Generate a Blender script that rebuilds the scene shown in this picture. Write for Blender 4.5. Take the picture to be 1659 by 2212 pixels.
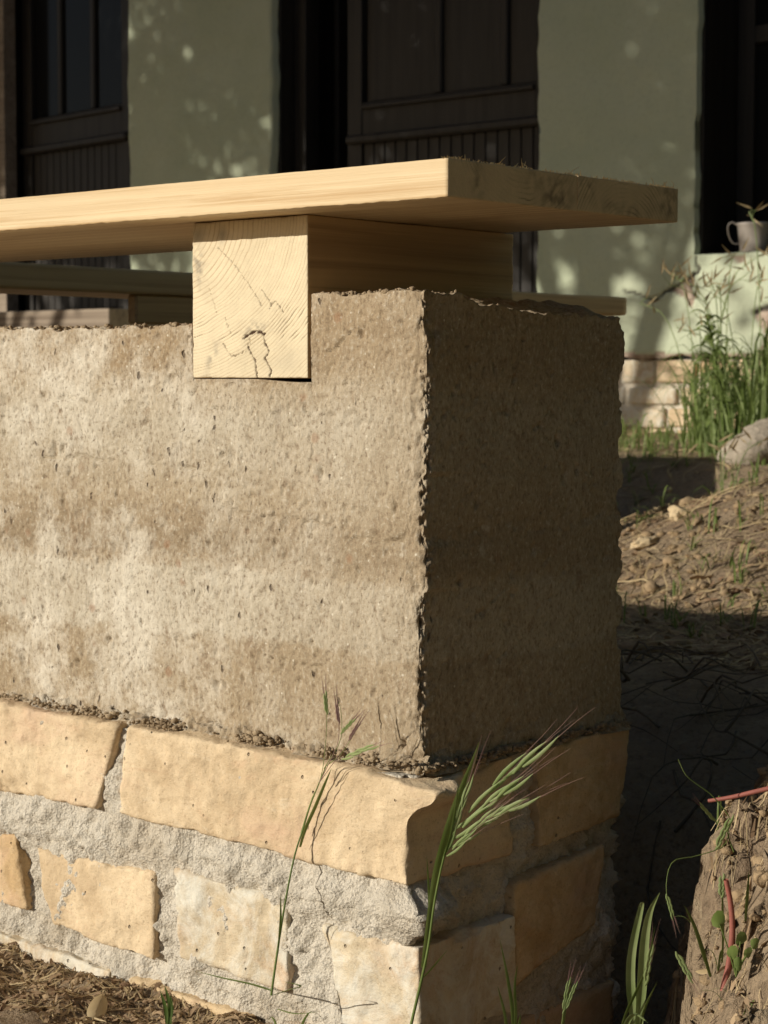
import bpy, bmesh, math, random
import numpy as np
from mathutils import Vector, Matrix

# ------------------------------------------------------------------ scene reset
for o in list(bpy.data.objects): bpy.data.objects.remove(o)
scene = bpy.context.scene
col = scene.collection
rng = np.random.default_rng(7)
random.seed(7)

# ------------------------------------------------------------------ camera
CAM = np.array([0.8506, -1.0311, 0.2719]); PITCH = 0.0691; ROLL = 0.0014; YAW = 0.7102; FPX = 4203.2
PW, PH = 1659.0, 2212.0
_v = np.array([-math.sin(YAW), math.cos(YAW), 0.0]); _r = np.array([_v[1], -_v[0], 0.0]); _z = np.array([0, 0, 1.0])
FW = _v*math.cos(PITCH) - _z*math.sin(PITCH); _u = _z*math.cos(PITCH) + _v*math.sin(PITCH)
RT = _r*math.cos(ROLL) + _u*math.sin(ROLL); UP = _u*math.cos(ROLL) - _r*math.sin(ROLL)
cd = bpy.data.cameras.new('camera'); cam = bpy.data.objects.new('camera', cd); col.objects.link(cam)
cd.sensor_fit = 'VERTICAL'; cd.sensor_height = 36.0; cd.sensor_width = 27.0
cd.lens = FPX/PH*36.0; cd.clip_start = 0.02; cd.clip_end = 2000
cam.matrix_world = Matrix(((RT[0], UP[0], -FW[0], CAM[0]), (RT[1], UP[1], -FW[1], CAM[1]), (RT[2], UP[2], -FW[2], CAM[2]), (0, 0, 0, 1)))
cd.dof.use_dof = True; cd.dof.focus_distance = 1.33; cd.dof.aperture_fstop = 27.0
scene.camera = cam

# ------------------------------------------------------------------ light
SX, SY, TEL = 0.482, 0.876, 0.333            # horizontal travel direction of the sunlight, tangent of elevation
EL = math.atan(TEL)
world = bpy.data.worlds.new('World'); scene.world = world; world.use_nodes = True
wn = world.node_tree; wn.nodes.clear()
sky = wn.nodes.new('ShaderNodeTexSky'); sky.sky_type = 'NISHITA'; sky.sun_disc = False
sky.sun_elevation = EL; sky.sun_rotation = math.atan2(-SX, -SY); sky.air_density = 0.8; sky.dust_density = 1.0; sky.ozone_density = 0.6
bg = wn.nodes.new('ShaderNodeBackground'); bg.inputs['Strength'].default_value = 0.06
hs = wn.nodes.new('ShaderNodeHueSaturation'); hs.inputs['Saturation'].default_value = 1.1
wo = wn.nodes.new('ShaderNodeOutputWorld')
wn.links.new(sky.outputs[0], hs.inputs['Color']); wn.links.new(hs.outputs[0], bg.inputs[0]); wn.links.new(bg.outputs[0], wo.inputs[0])
sd = bpy.data.lights.new('sun', 'SUN'); sd.energy = 5.0; sd.angle = math.radians(0.53); sd.color = (1.0, 0.95, 0.84)
sun = bpy.data.objects.new('sun', sd); col.objects.link(sun)
sun.rotation_euler = Vector((SX*math.cos(EL), SY*math.cos(EL), -math.sin(EL))).to_track_quat('-Z', 'Y').to_euler()
sun.location = (-3, -5, 4)
scene.view_settings.view_transform = 'Standard'; scene.view_settings.look = 'None'
scene.view_settings.exposure = -0.16; scene.view_settings.gamma = 1.0
scene.render.engine = 'CYCLES'; scene.render.resolution_x = 768; scene.render.resolution_y = 1024

# ------------------------------------------------------------------ helpers
def at(px, py, depth):
    """world point seen at a reference pixel (1659 x 2212 frame), at a given distance along the view axis"""
    return CAM + depth*(FW + RT*(px-PW/2)/FPX - UP*(py-PH/2)/FPX)
def aty(px, py, y):
    d = FW + RT*(px-PW/2)/FPX - UP*(py-PH/2)/FPX
    return CAM + d*(y-CAM[1])/d[1]

_G = np.array([[1,1,0],[-1,1,0],[1,-1,0],[-1,-1,0],[1,0,1],[-1,0,1],[1,0,-1],[-1,0,-1],[0,1,1],[0,-1,1],[0,1,-1],[0,-1,-1]], float)
def _hash(i, j, k):
    h = (i.astype(np.int64)*374761393 + j.astype(np.int64)*668265263 + k.astype(np.int64)*2147483647 + 1013904223) & 0xffffffff
    h = ((h ^ (h >> 13))*1274126177) & 0xffffffff
    h = ((h ^ (h >> 16))*2246822519) & 0xffffffff
    return ((h ^ (h >> 15)) % 12).astype(int)
def noise(P):
    P = np.asarray(P, float); i = np.floor(P); f = P-i; u = f*f*f*(f*(f*6-15)+10)
    out = 0
    for a in (0, 1):
        for b in (0, 1):
            for c in (0, 1):
                g = _G[_hash(i[:, 0]+a, i[:, 1]+b, i[:, 2]+c)]
                d = ((f-np.array([a, b, c]))*g).sum(1)
                w = (u[:, 0] if a else 1-u[:, 0])*(u[:, 1] if b else 1-u[:, 1])*(u[:, 2] if c else 1-u[:, 2])
                out = out+d*w
    return out
def fbm(P, octv=4, gain=0.5):
    P = np.asarray(P, float); s = 0; a = 1.0
    for o in range(octv):
        s = s+a*noise(P*(2.0**o)+o*17.3); a *= gain
    return s
def sm(a, b, x):
    t = np.clip((np.asarray(x, float)-a)/(b-a), 0, 1); return t*t*(3-2*t)

def mkmesh(name, V, F, mats=None, parent=None, smooth=True, attrs=None, midx=None, link=True):
    V = np.asarray(V, np.float32); F = np.asarray(F, np.int32)
    me = bpy.data.meshes.new(name); n = F.shape[1]
    me.vertices.add(len(V)); me.vertices.foreach_set('co', V.ravel())
    me.loops.add(F.size); me.loops.foreach_set('vertex_index', F.ravel())
    me.polygons.add(len(F)); me.polygons.foreach_set('loop_start', np.arange(0, F.size, n, dtype=np.int32))
    me.polygons.foreach_set('loop_total', np.full(len(F), n, np.int32))
    if smooth: me.polygons.foreach_set('use_smooth', np.ones(len(F), bool))
    if mats:
        for m in (mats if isinstance(mats, (list, tuple)) else [mats]): me.materials.append(m)
    if midx is not None: me.polygons.foreach_set('material_index', np.asarray(midx, np.int32))
    me.update(calc_edges=True)
    for k, a in (attrs or {}).items():
        at_ = me.attributes.new(k, 'FLOAT', 'POINT'); at_.data.foreach_set('value', np.asarray(a, np.float32))
    o = bpy.data.objects.new(name, me); col.objects.link(o)
    if parent is not None: o.parent = parent
    return o
def tag(o, label=None, cat=None, group=None, kind=None):
    if label: o['label'] = label
    if cat: o['category'] = cat
    if group: o['group'] = group
    if kind: o['kind'] = kind
    return o
def empty(name, loc=(0, 0, 0)):
    o = bpy.data.objects.new(name, None); col.objects.link(o); o.location = loc; o.empty_display_size = 0.05
    return o
def reparent(o, p):
    o.parent = p; o.matrix_parent_inverse = Matrix.Translation(-p.location)   # roots are unrotated empties
    return o

def boxsurf(us, vs, ws):
    """surface of a tensor grid: params (n,3), quads, face tag 0:-u 1:+u 2:-v 3:+v 4:-w 5:+w"""
    us, vs, ws = map(np.asarray, (us, vs, ws)); I, J, K = len(us), len(vs), len(ws)
    quads = []; tags = []
    def key(i, j, k): return (i*J+j)*K+k
    def add(A, B, f, flip, t):
        a, b = np.meshgrid(np.arange(A-1), np.arange(B-1), indexing='ij'); a = a.ravel(); b = b.ravel()
        q = np.stack([f(a, b), f(a+1, b), f(a+1, b+1), f(a, b+1)], 1)
        if flip: q = q[:, ::-1]
        quads.append(q); tags.append(np.full(len(q), t))
    add(J, K, lambda a, b: key(0*a, a, b), True, 0); add(J, K, lambda a, b: key(0*a+I-1, a, b), False, 1)
    add(I, K, lambda a, b: key(a, 0*a, b), False, 2); add(I, K, lambda a, b: key(a, 0*a+J-1, b), True, 3)
    add(I, J, lambda a, b: key(a, b, 0*a), True, 4); add(I, J, lambda a, b: key(a, b, 0*a+K-1), False, 5)
    Q = np.concatenate(quads); T = np.concatenate(tags)
    ids, inv = np.unique(Q.ravel(), return_inverse=True)
    k = ids % K; j = (ids//K) % J; i = ids//(J*K)
    return np.stack([us[i], vs[j], ws[k]], 1), inv.reshape(Q.shape), T

def lin(L, step, lo=3): return np.linspace(0, 1, max(lo, int(round(L/step))+1))

def hexblock(c8, us, vs, ws, r0=0.002, chip=0.0, chips=60, amp=0.0, asc=40, fine=0.0, seed=0, deform=None):
    """8 corners c8[u][v][w]; rounded, chipped, rough block"""
    c8 = np.asarray(c8, float)
    Pm, F, T = boxsurf(us, vs, ws)
    u, v, w = Pm.T
    P = 0
    for a in (0, 1):
        for b in (0, 1):
            for c in (0, 1):
                P = P+c8[a, b, c]*((u if a else 1-u)*(v if b else 1-v)*(w if c else 1-w))[:, None]
    L = np.array([np.linalg.norm(c8[1].mean((0, 1))-c8[0].mean((0, 1))), np.linalg.norm(c8[:, 1].mean((0, 1))-c8[:, 0].mean((0, 1))),
                  np.linalg.norm(c8[:, :, 1].mean((0, 1))-c8[:, :, 0].mean((0, 1)))])
    ax = np.array([c8[1].mean((0, 1))-c8[0].mean((0, 1)), c8[:, 1].mean((0, 1))-c8[:, 0].mean((0, 1)), c8[:, :, 1].mean((0, 1))-c8[:, :, 0].mean((0, 1))])/L[:, None]
    S = P+seed*3.71
    r = np.full(len(P), r0)
    if chip: r = r+chip*np.clip(fbm(S*chips, 3)-0.05, 0, 1)*1.6
    r = np.minimum(r, L.min()*0.45)
    d = np.minimum(Pm, 1-Pm)*L; sg = np.where(Pm > 0.5, 1.0, -1.0)
    q = np.maximum(r[:, None]-d, 0); l = np.linalg.norm(q, axis=1)+1e-12
    delta = q*(r/l-1)[:, None]*sg
    nrm = (q/l[:, None])*sg
    disp = 0
    if amp: disp = disp+amp*fbm(S*asc, 4)
    if fine: disp = disp+fine*fbm(S*asc*6, 3, 0.65)
    P = P+delta@ax
    if amp or fine: P = P+(nrm*np.reshape(disp, (-1, 1)))@ax
    if deform is not None: P = deform(P)
    return P, F, T, Pm
def c8box(x0, x1, y0, y1, z0, z1):
    return [[[(x, y, z) for z in (z0, z1)] for y in (y0, y1)] for x in (x0, x1)]
def c8front(q, y0, y1):
    """front outline q = [top-left, top-right, bottom-right, bottom-left] in (x, z), run back in y"""
    tl, tr, br, bl = q
    return [[[(bl[0], y, bl[1]), (tl[0], y, tl[1])] for y in (y0, y1)], [[(br[0], y, br[1]), (tr[0], y, tr[1])] for y in (y0, y1)]]
def c8side(q, x0, x1):
    """side outline q in (y, z) seen on the +x face, run back in x"""
    tl, tr, br, bl = q
    return [[[(x, bl[0], bl[1]), (x, tl[0], tl[1])], [(x, br[0], br[1]), (x, tr[0], tr[1])]] for x in (x0, x1)]

_boxcache = {}
def box(name, x0, x1, y0, y1, z0, z1, mat, parent=None, bev=0.003):
    """bevelled box (24 verts) given by bounds; mesh data shared between equal boxes"""
    sx, sy, sz = (x1-x0)/2, (y1-y0)/2, (z1-z0)/2
    k = (round(sx, 4), round(sy, 4), round(sz, 4), mat.name, bev)
    me = _boxcache.get(k)
    if me is None:
        bm = bmesh.new(); bmesh.ops.create_cube(bm, size=2.0)
        for vv in bm.verts: vv.co = Vector((vv.co.x*sx, vv.co.y*sy, vv.co.z*sz))
        if bev: bmesh.ops.bevel(bm, geom=list(bm.edges), offset=min(bev, sx*0.8, sy*0.8, sz*0.8), segments=1, affect='EDGES')
        me = bpy.data.meshes.new(name); bm.to_mesh(me); bm.free(); me.materials.append(mat); _boxcache[k] = me
    o = bpy.data.objects.new(name, me); col.objects.link(o)
    if parent is not None:
        o.parent = parent
        o.location = Vector(((x0+x1)/2, (y0+y1)/2, (z0+z1)/2)) - parent_loc(parent)
    else: o.location = ((x0+x1)/2, (y0+y1)/2, (z0+z1)/2)
    return o
def parent_loc(p):
    t = Vector((0, 0, 0))
    while p is not None: t += p.location; p = p.parent
    return t
def part(name, V, F, mat, parent, **k):
    """mesh given in world coordinates, hung under its thing"""
    off = np.array(parent_loc(parent))
    return mkmesh(name, np.asarray(V)-off, F, mat, parent, **k)

def strip(path, widths, side=None, fold=0.25):
    """leaf blade: V-folded tapered ribbon along a polyline"""
    path = np.asarray(path, float); n = len(path); widths = np.asarray(widths, float)
    tan = np.gradient(path, axis=0); tan /= np.linalg.norm(tan, axis=1)[:, None]+1e-9
    if side is None: side = RT
    s = side-(tan@np.asarray(side))[:, None]*tan; s /= np.linalg.norm(s, axis=1)[:, None]+1e-9
    nn = np.cross(tan, s)
    V = np.concatenate([path-s*widths[:, None]/2, path+nn*widths[:, None]*fold, path+s*widths[:, None]/2])
    F = []
    for i in range(n-1):
        F += [(i, i+1, n+i+1, n+i), (n+i, n+i+1, 2*n+i+1, 2*n+i)]
    return V, np.array(F)
def tube(path, rad, k=6):
    path = np.asarray(path, float); n = len(path); rad = np.broadcast_to(np.asarray(rad, float), (n,))
    tan = np.gradient(path, axis=0); tan /= np.linalg.norm(tan, axis=1)[:, None]+1e-9
    ref = np.array([0.13, 0.31, 0.94]) if abs(tan[0, 2]) < 0.9 else np.array([0.9, 0.3, 0.1])
    s = np.cross(tan, ref); s /= np.linalg.norm(s, axis=1)[:, None]+1e-9; b = np.cross(tan, s)
    a = np.arange(k)*2*math.pi/k
    V = (path[:, None, :]+rad[:, None, None]*(np.cos(a)[None, :, None]*s[:, None, :]+np.sin(a)[None, :, None]*b[:, None, :])).reshape(-1, 3)
    F = [(i*k+j, i*k+(j+1) % k, (i+1)*k+(j+1) % k, (i+1)*k+j) for i in range(n-1) for j in range(k)]
    return V, np.array(F)
def join(parts):
    V = []; F = []; o = 0
    for v, f in parts: V.append(v); F.append(np.asarray(f)+o); o += len(v)
    return np.concatenate(V), np.concatenate(F)
def spline(pts, n=14):
    pts = np.asarray(pts, float); m = len(pts)
    P = np.vstack([2*pts[0]-pts[1], pts, 2*pts[-1]-pts[-2]]); out = []
    for t in np.linspace(0, m-1-1e-9, n):
        i = int(t); f = t-i; p0, p1, p2, p3 = P[i], P[i+1], P[i+2], P[i+3]
        out.append(0.5*((2*p1)+(-p0+p2)*f+(2*p0-5*p1+4*p2-p3)*f*f+(-p0+3*p1-3*p2+p3)*f**3))
    return np.array(out)
ICO = None
def lumps(C, R, seed=0, squash=0.75):
    """many small irregular lumps (20 faces each) as one triangle soup, returned as degenerate-free tris"""
    global ICO
    if ICO is None:
        bm = bmesh.new(); bmesh.ops.create_icosphere(bm, subdivisions=1, radius=1.0)
        bm.verts.ensure_lookup_table()
        ICO = (np.array([v.co for v in bm.verts]), np.array([[v.index for v in f.verts] for f in bm.faces])); bm.free()
    V0, F0 = ICO; n = len(C); g = np.random.default_rng(seed)
    J = 1+0.44*(g.random((n, len(V0)))-0.5)
    ang = g.random(n)*6.28
    sc = 0.7+0.6*g.random((n, 3)); sc[:, 2] *= squash
    V = V0[None]*J[:, :, None]*sc[:, None, :]*np.asarray(R)[:, None, None]
    c, s = np.cos(ang)[:, None], np.sin(ang)[:, None]
    V = np.stack([V[..., 0]*c-V[..., 1]*s, V[..., 0]*s+V[..., 1]*c, V[..., 2]], -1)+np.asarray(C)[:, None, :]
    F = F0[None]+(np.arange(n)*len(V0))[:, None, None]
    return V.reshape(-1, 3), F.reshape(-1, 3)

# ------------------------------------------------------------------ materials
class NT:
    def __init__(s, name, rough=0.9, spec=0.2):
        s.m = bpy.data.materials.new(name); s.m.use_nodes = True; s.t = s.m.node_tree; s.t.nodes.clear()
        s.out = s.t.nodes.new('ShaderNodeOutputMaterial'); s.b = s.t.nodes.new('ShaderNodeBsdfPrincipled')
        s.b.inputs['Roughness'].default_value = rough; s.b.inputs['Specular IOR Level'].default_value = spec
        s.t.links.new(s.b.outputs[0], s.out.inputs[0])
        tc = s.t.nodes.new('ShaderNodeTexCoord'); s.co = tc.outputs['Object']
    def L(s, a, b): s.t.links.new(a, b)
    def mp(s, scale=(1, 1, 1), loc=(0, 0, 0), rot=(0, 0, 0), src=None):
        n = s.t.nodes.new('ShaderNodeMapping'); n.inputs['Scale'].default_value = scale; n.inputs['Location'].default_value = loc; n.inputs['Rotation'].default_value = rot
        s.L(src or s.co, n.inputs['Vector']); return n.outputs[0]
    def noise(s, sc, vec=None, det=6, rough=0.6, dist=0.0):
        n = s.t.nodes.new('ShaderNodeTexNoise'); n.inputs['Scale'].default_value = sc; n.inputs['Detail'].default_value = det
        n.inputs['Roughness'].default_value = rough; n.inputs['Distortion'].default_value = dist
        s.L(vec or s.co, n.inputs['Vector']); return n.outputs['Fac']
    def noise_c(s, sc):
        n = s.t.nodes.new('ShaderNodeTexNoise'); n.inputs['Scale'].default_value = sc; s.L(s.co, n.inputs['Vector']); return n.outputs['Color']
    def vor(s, sc, vec=None, feat='F1', out='Distance', rnd=1.0):
        n = s.t.nodes.new('ShaderNodeTexVoronoi'); n.feature = feat; n.inputs['Scale'].default_value = sc; n.inputs['Randomness'].default_value = rnd
        s.L(vec or s.co, n.inputs['Vector']); return n.outputs[out]
    def ramp(s, fac, stops, interp='LINEAR'):
        n = s.t.nodes.new('ShaderNodeValToRGB'); n.color_ramp.interpolation = interp
        e = n.color_ramp.elements
        while len(e) < len(stops): e.new(0.5)
        for i, (p, c) in enumerate(stops):
            e[i].position = p; e[i].color = (c, c, c, 1) if np.isscalar(c) else (*c, 1)
        s.L(fac, n.inputs[0]); return n.outputs[0]
    def mix(s, fac, a, b, mode='MIX'):
        n = s.t.nodes.new('ShaderNodeMix'); n.data_type = 'RGBA'; n.blend_type = mode
        for v, sk in ((fac, n.inputs['Factor']), (a, n.inputs['A']), (b, n.inputs['B'])):
            sk = [x for x in n.inputs if x.name == sk.name and (x.type == 'RGBA' or (x.name == 'Factor' and x.type == 'VALUE'))][0]
            if isinstance(v, bpy.types.NodeSocket): s.L(v, sk)
            elif np.isscalar(v): sk.default_value = v if sk.type == 'VALUE' else (v, v, v, 1)
            else: sk.default_value = (*v, 1)
        return [x for x in n.outputs if x.type == 'RGBA'][0]
    def math(s, op, a, b=0.0, c=None):
        n = s.t.nodes.new('ShaderNodeMath'); n.operation = op
        for i, v in enumerate((a, b) if c is None else (a, b, c)):
            if isinstance(v, bpy.types.NodeSocket): s.L(v, n.inputs[i])
            else: n.inputs[i].default_value = v
        return n.outputs[0]
    def attr(s, name):
        n = s.t.nodes.new('ShaderNodeAttribute'); n.attribute_name = name; return n.outputs['Fac']
    def sep(s, ax, src=None):
        n = s.t.nodes.new('ShaderNodeSeparateXYZ'); s.L(src or s.co, n.inputs[0]); return n.outputs[ax]
    def rnd(s):
        n = s.t.nodes.new('ShaderNodeObjectInfo'); return n.outputs['Random']
    def col(s, c):
        if isinstance(c, bpy.types.NodeSocket): s.L(c, s.b.inputs['Base Color'])
        else: s.b.inputs['Base Color'].default_value = (*c, 1)
    def bump(s, h, dist=0.001, strength=1.0):
        n = s.t.nodes.new('ShaderNodeBump'); n.inputs['Distance'].default_value = dist; n.inputs['Strength'].default_value = strength
        s.L(h, n.inputs['Height']); s.L(n.outputs[0], s.b.inputs['Normal'])

def m_earth():
    t = NT('rammed_earth', 0.95, 0.1)
    z = t.sep('Z'); x = t.sep('X')
    warp = t.noise(5, det=5); zz = t.math('ADD', z, t.math('ADD', t.math('MULTIPLY', t.math('SUBTRACT', warp, 0.5), 0.04), t.math('MULTIPLY', t.math('SUBTRACT', t.noise(48, det=6, rough=0.7), 0.5), 0.022)))
    # layer by layer colour of the ramming (bottom to top)
    tan = (0.38, 0.292, 0.188); pale = (0.52, 0.448, 0.338); brown = (0.295, 0.222, 0.14)
    layers = t.ramp(t.math('MULTIPLY', zz, 3.0), [(0.0, tan), (0.21, tan), (0.225, pale), (0.37, pale), (0.385, (0.40, 0.31, 0.205)), (0.42, brown), (0.50, (0.36, 0.275, 0.178)),
                                                  (0.53, (0.42, 0.33, 0.22)), (0.72, pale), (0.80, (0.43, 0.335, 0.22)), (0.84, (0.36, 0.262, 0.158)), (1.0, (0.38, 0.275, 0.165))])
    layers = t.mix(t.ramp(t.math('MULTIPLY', x, -2.2), [(0.0, 0.38), (0.45, 0.92)]), (0.39, 0.305, 0.205), layers)
    # pale bloom, stronger away from the corner, in blotches
    blot = t.ramp(t.noise(9, det=10, rough=0.74), [(0.45, 0.0), (0.60, 1.0)])
    away = t.ramp(t.math('MULTIPLY', x, -2.2), [(0.02, 0.15), (0.7, 1.0)])
    c = t.mix(t.math('MULTIPLY', blot, t.math('MULTIPLY', away, 0.85)), layers, (0.72, 0.65, 0.53))
    vst = t.mp((1, 1, 0.72))
    med = t.noise(75, vst, det=6, rough=0.72)
    c = t.mix(t.ramp(med, [(0.36, 0.35), (0.50, 0.0)]), c, (0.25, 0.175, 0.105))
    smg = t.noise(34, t.mp((1, 1, 0.75)), det=8, rough=0.72, dist=0.5)
    c = t.mix(t.ramp(smg, [(0.585, 0.0), (0.66, 0.62)]), c, (0.26, 0.18, 0.11))
    c = t.mix(t.ramp(smg, [(0.30, 0.55), (0.40, 0.0)]), c, (0.63, 0.56, 0.45))
    c = t.mix(t.ramp(t.noise(19, t.mp((1, 1, 0.6), loc=(3, 1, 2)), det=7, rough=0.75), [(0.62, 0.0), (0.70, 0.5)]), c, (0.21, 0.165, 0.125))
    fine = t.noise(310, vst, det=5, rough=0.78)
    c = t.mix(t.ramp(fine, [(0.36, 0.75), (0.47, 0.0)]), c, (0.19, 0.135, 0.085))
    c = t.mix(t.ramp(fine, [(0.54, 0.0), (0.66, 0.5)]), c, (0.70, 0.63, 0.51))
    # small dark pores and pale or rusty grit
    pv = t.mp((1, 1, 0.55)); pv = t.mix(0.006, pv, t.noise_c(140)); p1 = t.vor(120, pv)
    pick = t.vor(120, pv, out='Color'); ps = t.sep('X', pick)
    pore = t.math('MULTIPLY', t.ramp(p1, [(0.10, 1.0), (0.22, 0.0)]), t.ramp(ps, [(0.86, 0.0), (0.89, 1.0)]))
    c = t.mix(t.math('MULTIPLY', pore, 0.75), c, (0.10, 0.07, 0.05))
    g1 = t.vor(230); gp = t.sep('Y', t.vor(230, out='Color'))
    grit = t.math('MULTIPLY', t.ramp(g1, [(0.15, 1.0), (0.25, 0.0)]), t.ramp(gp, [(0.975, 0.0), (0.98, 0.8)]))
    c = t.mix(grit, c, (0.72, 0.65, 0.52))
    g2 = t.vor(70); gq = t.sep('Z', t.vor(70, out='Color'))
    rust = t.math('MULTIPLY', t.ramp(g2, [(0.18, 1.0), (0.34, 0.0)]), t.ramp(gq, [(0.95, 0.0), (0.97, 0.45)]))
    c = t.mix(rust, c, (0.30, 0.15, 0.075))
    t.col(c)
    h = t.math('ADD', t.math('MULTIPLY', fine, 0.55), t.math('MULTIPLY', med, 0.8))
    h = t.math('SUBTRACT', h, t.math('MULTIPLY', pore, 0.8))
    t.bump(h, 0.0030, 0.9); return t.m
def m_crumb():
    t = NT('soil_crumb', 0.95, 0.1)
    t.col(t.ramp(t.noise(60, det=5), [(0.3, (0.25, 0.18, 0.11)), (0.7, (0.42, 0.32, 0.205))])); t.bump(t.noise(700), 0.0012); return t.m
def m_brick(name, a, b, white=0.0):
    t = NT(name, 0.92, 0.15)
    r = t.rnd(); off = t.math('MULTIPLY', r, 9.0)
    n1 = t.noise(14, det=8, rough=0.65, dist=0.6)
    c = t.mix(t.ramp(n1, [(0.40, 0.0), (0.60, 1.0)]), tuple(q*0.90 for q in a), tuple(q*1.08 for q in b))
    vv = t.mp((1, 1, 1.5), rot=(0, 0.12, 0)); n2 = t.noise(45, vv, det=6, rough=0.7)
    c = t.mix(t.ramp(n2, [(0.32, 0.35), (0.46, 0.0)]), c, tuple(x*0.68 for x in a))
    c = t.mix(t.ramp(n2, [(0.56, 0.0), (0.75, 0.6)]), c, (0.72, 0.57, 0.38))
    sc_ = t.noise(38, t.mp((0.6, 0.6, 1.5), rot=(0, 0.09, 0)), det=8, rough=0.72, dist=1.2)
    c = t.mix(t.ramp(sc_, [(0.56, 0.0), (0.68, 0.4)]), c, (0.53, 0.34, 0.21))
    c = t.mix(t.ramp(sc_, [(0.30, 0.5), (0.42, 0.0)]), c, (0.72, 0.60, 0.43))
    n3 = t.noise(420, det=4, rough=0.7)
    c = t.mix(t.ramp(n3, [(0.30, 0.5), (0.45, 0.0)]), c, (0.27, 0.17, 0.09))
    c = t.mix(t.ramp(t.noise(11, t.mp((1, 1, 1.6), loc=(2, 5, 1)), det=7, rough=0.65), [(0.50, 0.0), (0.66, 0.55)]), c, (0.60, 0.40, 0.27))
    c = t.mix(t.ramp(t.noise(26, t.mp((1, 1, 1.2), loc=(7, 1, 3)), det=8, rough=0.75), [(0.58, 0.0), (0.68, 0.5)]), c, (0.40, 0.285, 0.175))
    if white:
        wv = t.mp((1, 1, 0.8), rot=(0, 0.7, 0)); w = t.ramp(t.noise(22, wv, det=9, rough=0.72, dist=1.0), [(0.5-0.1*white, 0.0), (0.62, 0.9)])
        c = t.mix(w, c, (0.70, 0.66, 0.56))
    pv = t.vor(170); pp = t.sep('X', t.vor(170, out='Color'))
    pore = t.math('MULTIPLY', t.ramp(pv, [(0.12, 1.0), (0.25, 0.0)]), t.ramp(pp, [(0.93, 0.0), (0.95, 1.0)]))
    c = t.mix(t.math('MULTIPLY', pore, 0.6), c, (0.12, 0.075, 0.045))
    t.col(c)
    t.bump(t.math('SUBTRACT', t.math('ADD', t.math('MULTIPLY', n3, 0.35), n2), pore), 0.0022, 1.0); return t.m
def m_mortar():
    t = NT('lime_mortar', 0.95, 0.1)
    n = t.noise(30, det=8, rough=0.7); f = t.noise(500, det=4, rough=0.75)
    c = t.ramp(n, [(0.3, (0.57, 0.50, 0.395)), (0.55, (0.72, 0.645, 0.53)), (0.75, (0.79, 0.72, 0.605))])
    c = t.mix(t.ramp(f, [(0.3, 0.7), (0.48, 0.0)]), c, (0.33, 0.285, 0.225))
    c = t.mix(t.ramp(t.noise(9, det=5), [(0.52, 0.0), (0.7, 0.5)]), c, (0.46, 0.36, 0.24))
    gr = t.vor(420); c = t.mix(t.ramp(gr, [(0.05, 0.35), (0.22, 0.0)]), c, (0.32, 0.27, 0.21)); t.col(c); t.bump(t.math('ADD', t.math('ADD', f, t.math('MULTIPLY', t.noise(190, det=5, rough=0.75), 1.6)), t.math('MULTIPLY', gr, 0.8)), 0.0024, 0.85); return t.m
def m_wood(name, light, dark, along='x', sc=1.0, streak=0.5, rough=0.6):
    t = NT(name, rough, 0.25)
    s = {'x': (0.014, 1, 1), 'y': (1, 0.014, 1), 'z': (1, 1, 0.014)}[along]
    v = t.mp(s)
    g1 = t.noise(230*sc, v, det=5, rough=0.6); g2 = t.noise(60*sc, v, det=4, rough=0.55, dist=0.4)
    c = t.mix(t.ramp(g2, [(0.38, 0.0), (0.62, 1.0)]), light, tuple(0.55*a+0.45*b for a, b in zip(light, dark)))
    c = t.mix(t.math('MULTIPLY', t.ramp(g1, [(0.50, 0.0), (0.66, 1.0)]), streak), c, dark)
    c = t.mix(t.ramp(t.noise(11, t.mp(tuple(0.3 if q < 1 else 1 for q in s)), det=5), [(0.5, 0.0), (0.75, 0.35)]), c, tuple(q*0.78 for q in light))
    t.col(c); t.bump(t.math('ADD', g1, t.math('MULTIPLY', t.noise(900, v), 0.5)), 0.0006, 0.6); return t.m
def m_end(name, light, late, stain=(0.16, 0.14, 0.12)):
    t = NT(name, 0.75, 0.15)
    ring = t.attr('ring'); st = t.attr('stain'); ck = t.attr('crack')
    n = t.noise(120, det=5, rough=0.7)
    c = t.mix(t.ramp(t.noise(28, det=5), [(0.35, 0.0), (0.7, 0.75)]), light, tuple(q*0.80 for q in light))
    c = t.mix(t.ramp(n, [(0.5, 0.0), (0.75, 0.35)]), c, tuple(min(1, q*1.16) for q in light))
    c = t.mix(ring, c, late)
    c = t.mix(st, c, stain)
    c = t.mix(ck, c, (0.06, 0.030, 0.015))
    t.col(c); t.bump(t.noise(900, det=3), 0.0006, 0.6); return t.m
def m_soil(name, a, b, straw):
    t = NT(name, 0.95, 0.08)
    n = t.noise(6, det=8, rough=0.65); f = t.noise(120, det=6, rough=0.7)
    c = t.mix(t.ramp(n, [(0.35, 0.0), (0.65, 1.0)]), a, b)
    c = t.mix(t.ramp(f, [(0.32, 0.7), (0.5, 0.0)]), c, tuple(q*0.5 for q in a))
    c = t.mix(t.ramp(t.noise(45, det=7, rough=0.75), [(0.54, 0.0), (0.68, 0.6)]), c, straw)
    t.col(c); t.bump(t.math('ADD', f, t.math('MULTIPLY', t.noise(30, det=6), 1.5)), 0.008, 0.9); return t.m
def m_leaf(name, a, b, rough=0.5, trans=0.35, sc=30):
    t = NT(name, rough, 0.3)
    c = t.ramp(t.noise(sc, det=3), [(0.35, a), (0.65, b)]); t.col(c)
    tr = t.t.nodes.new('ShaderNodeBsdfTranslucent'); t.L(c, tr.inputs[0])
    mx = t.t.nodes.new('ShaderNodeMixShader'); mx.inputs[0].default_value = trans
    t.L(t.b.outputs[0], mx.inputs[1]); t.L(tr.outputs[0], mx.inputs[2]); t.L(mx.outputs[0], t.out.inputs[0]); return t.m
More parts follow.
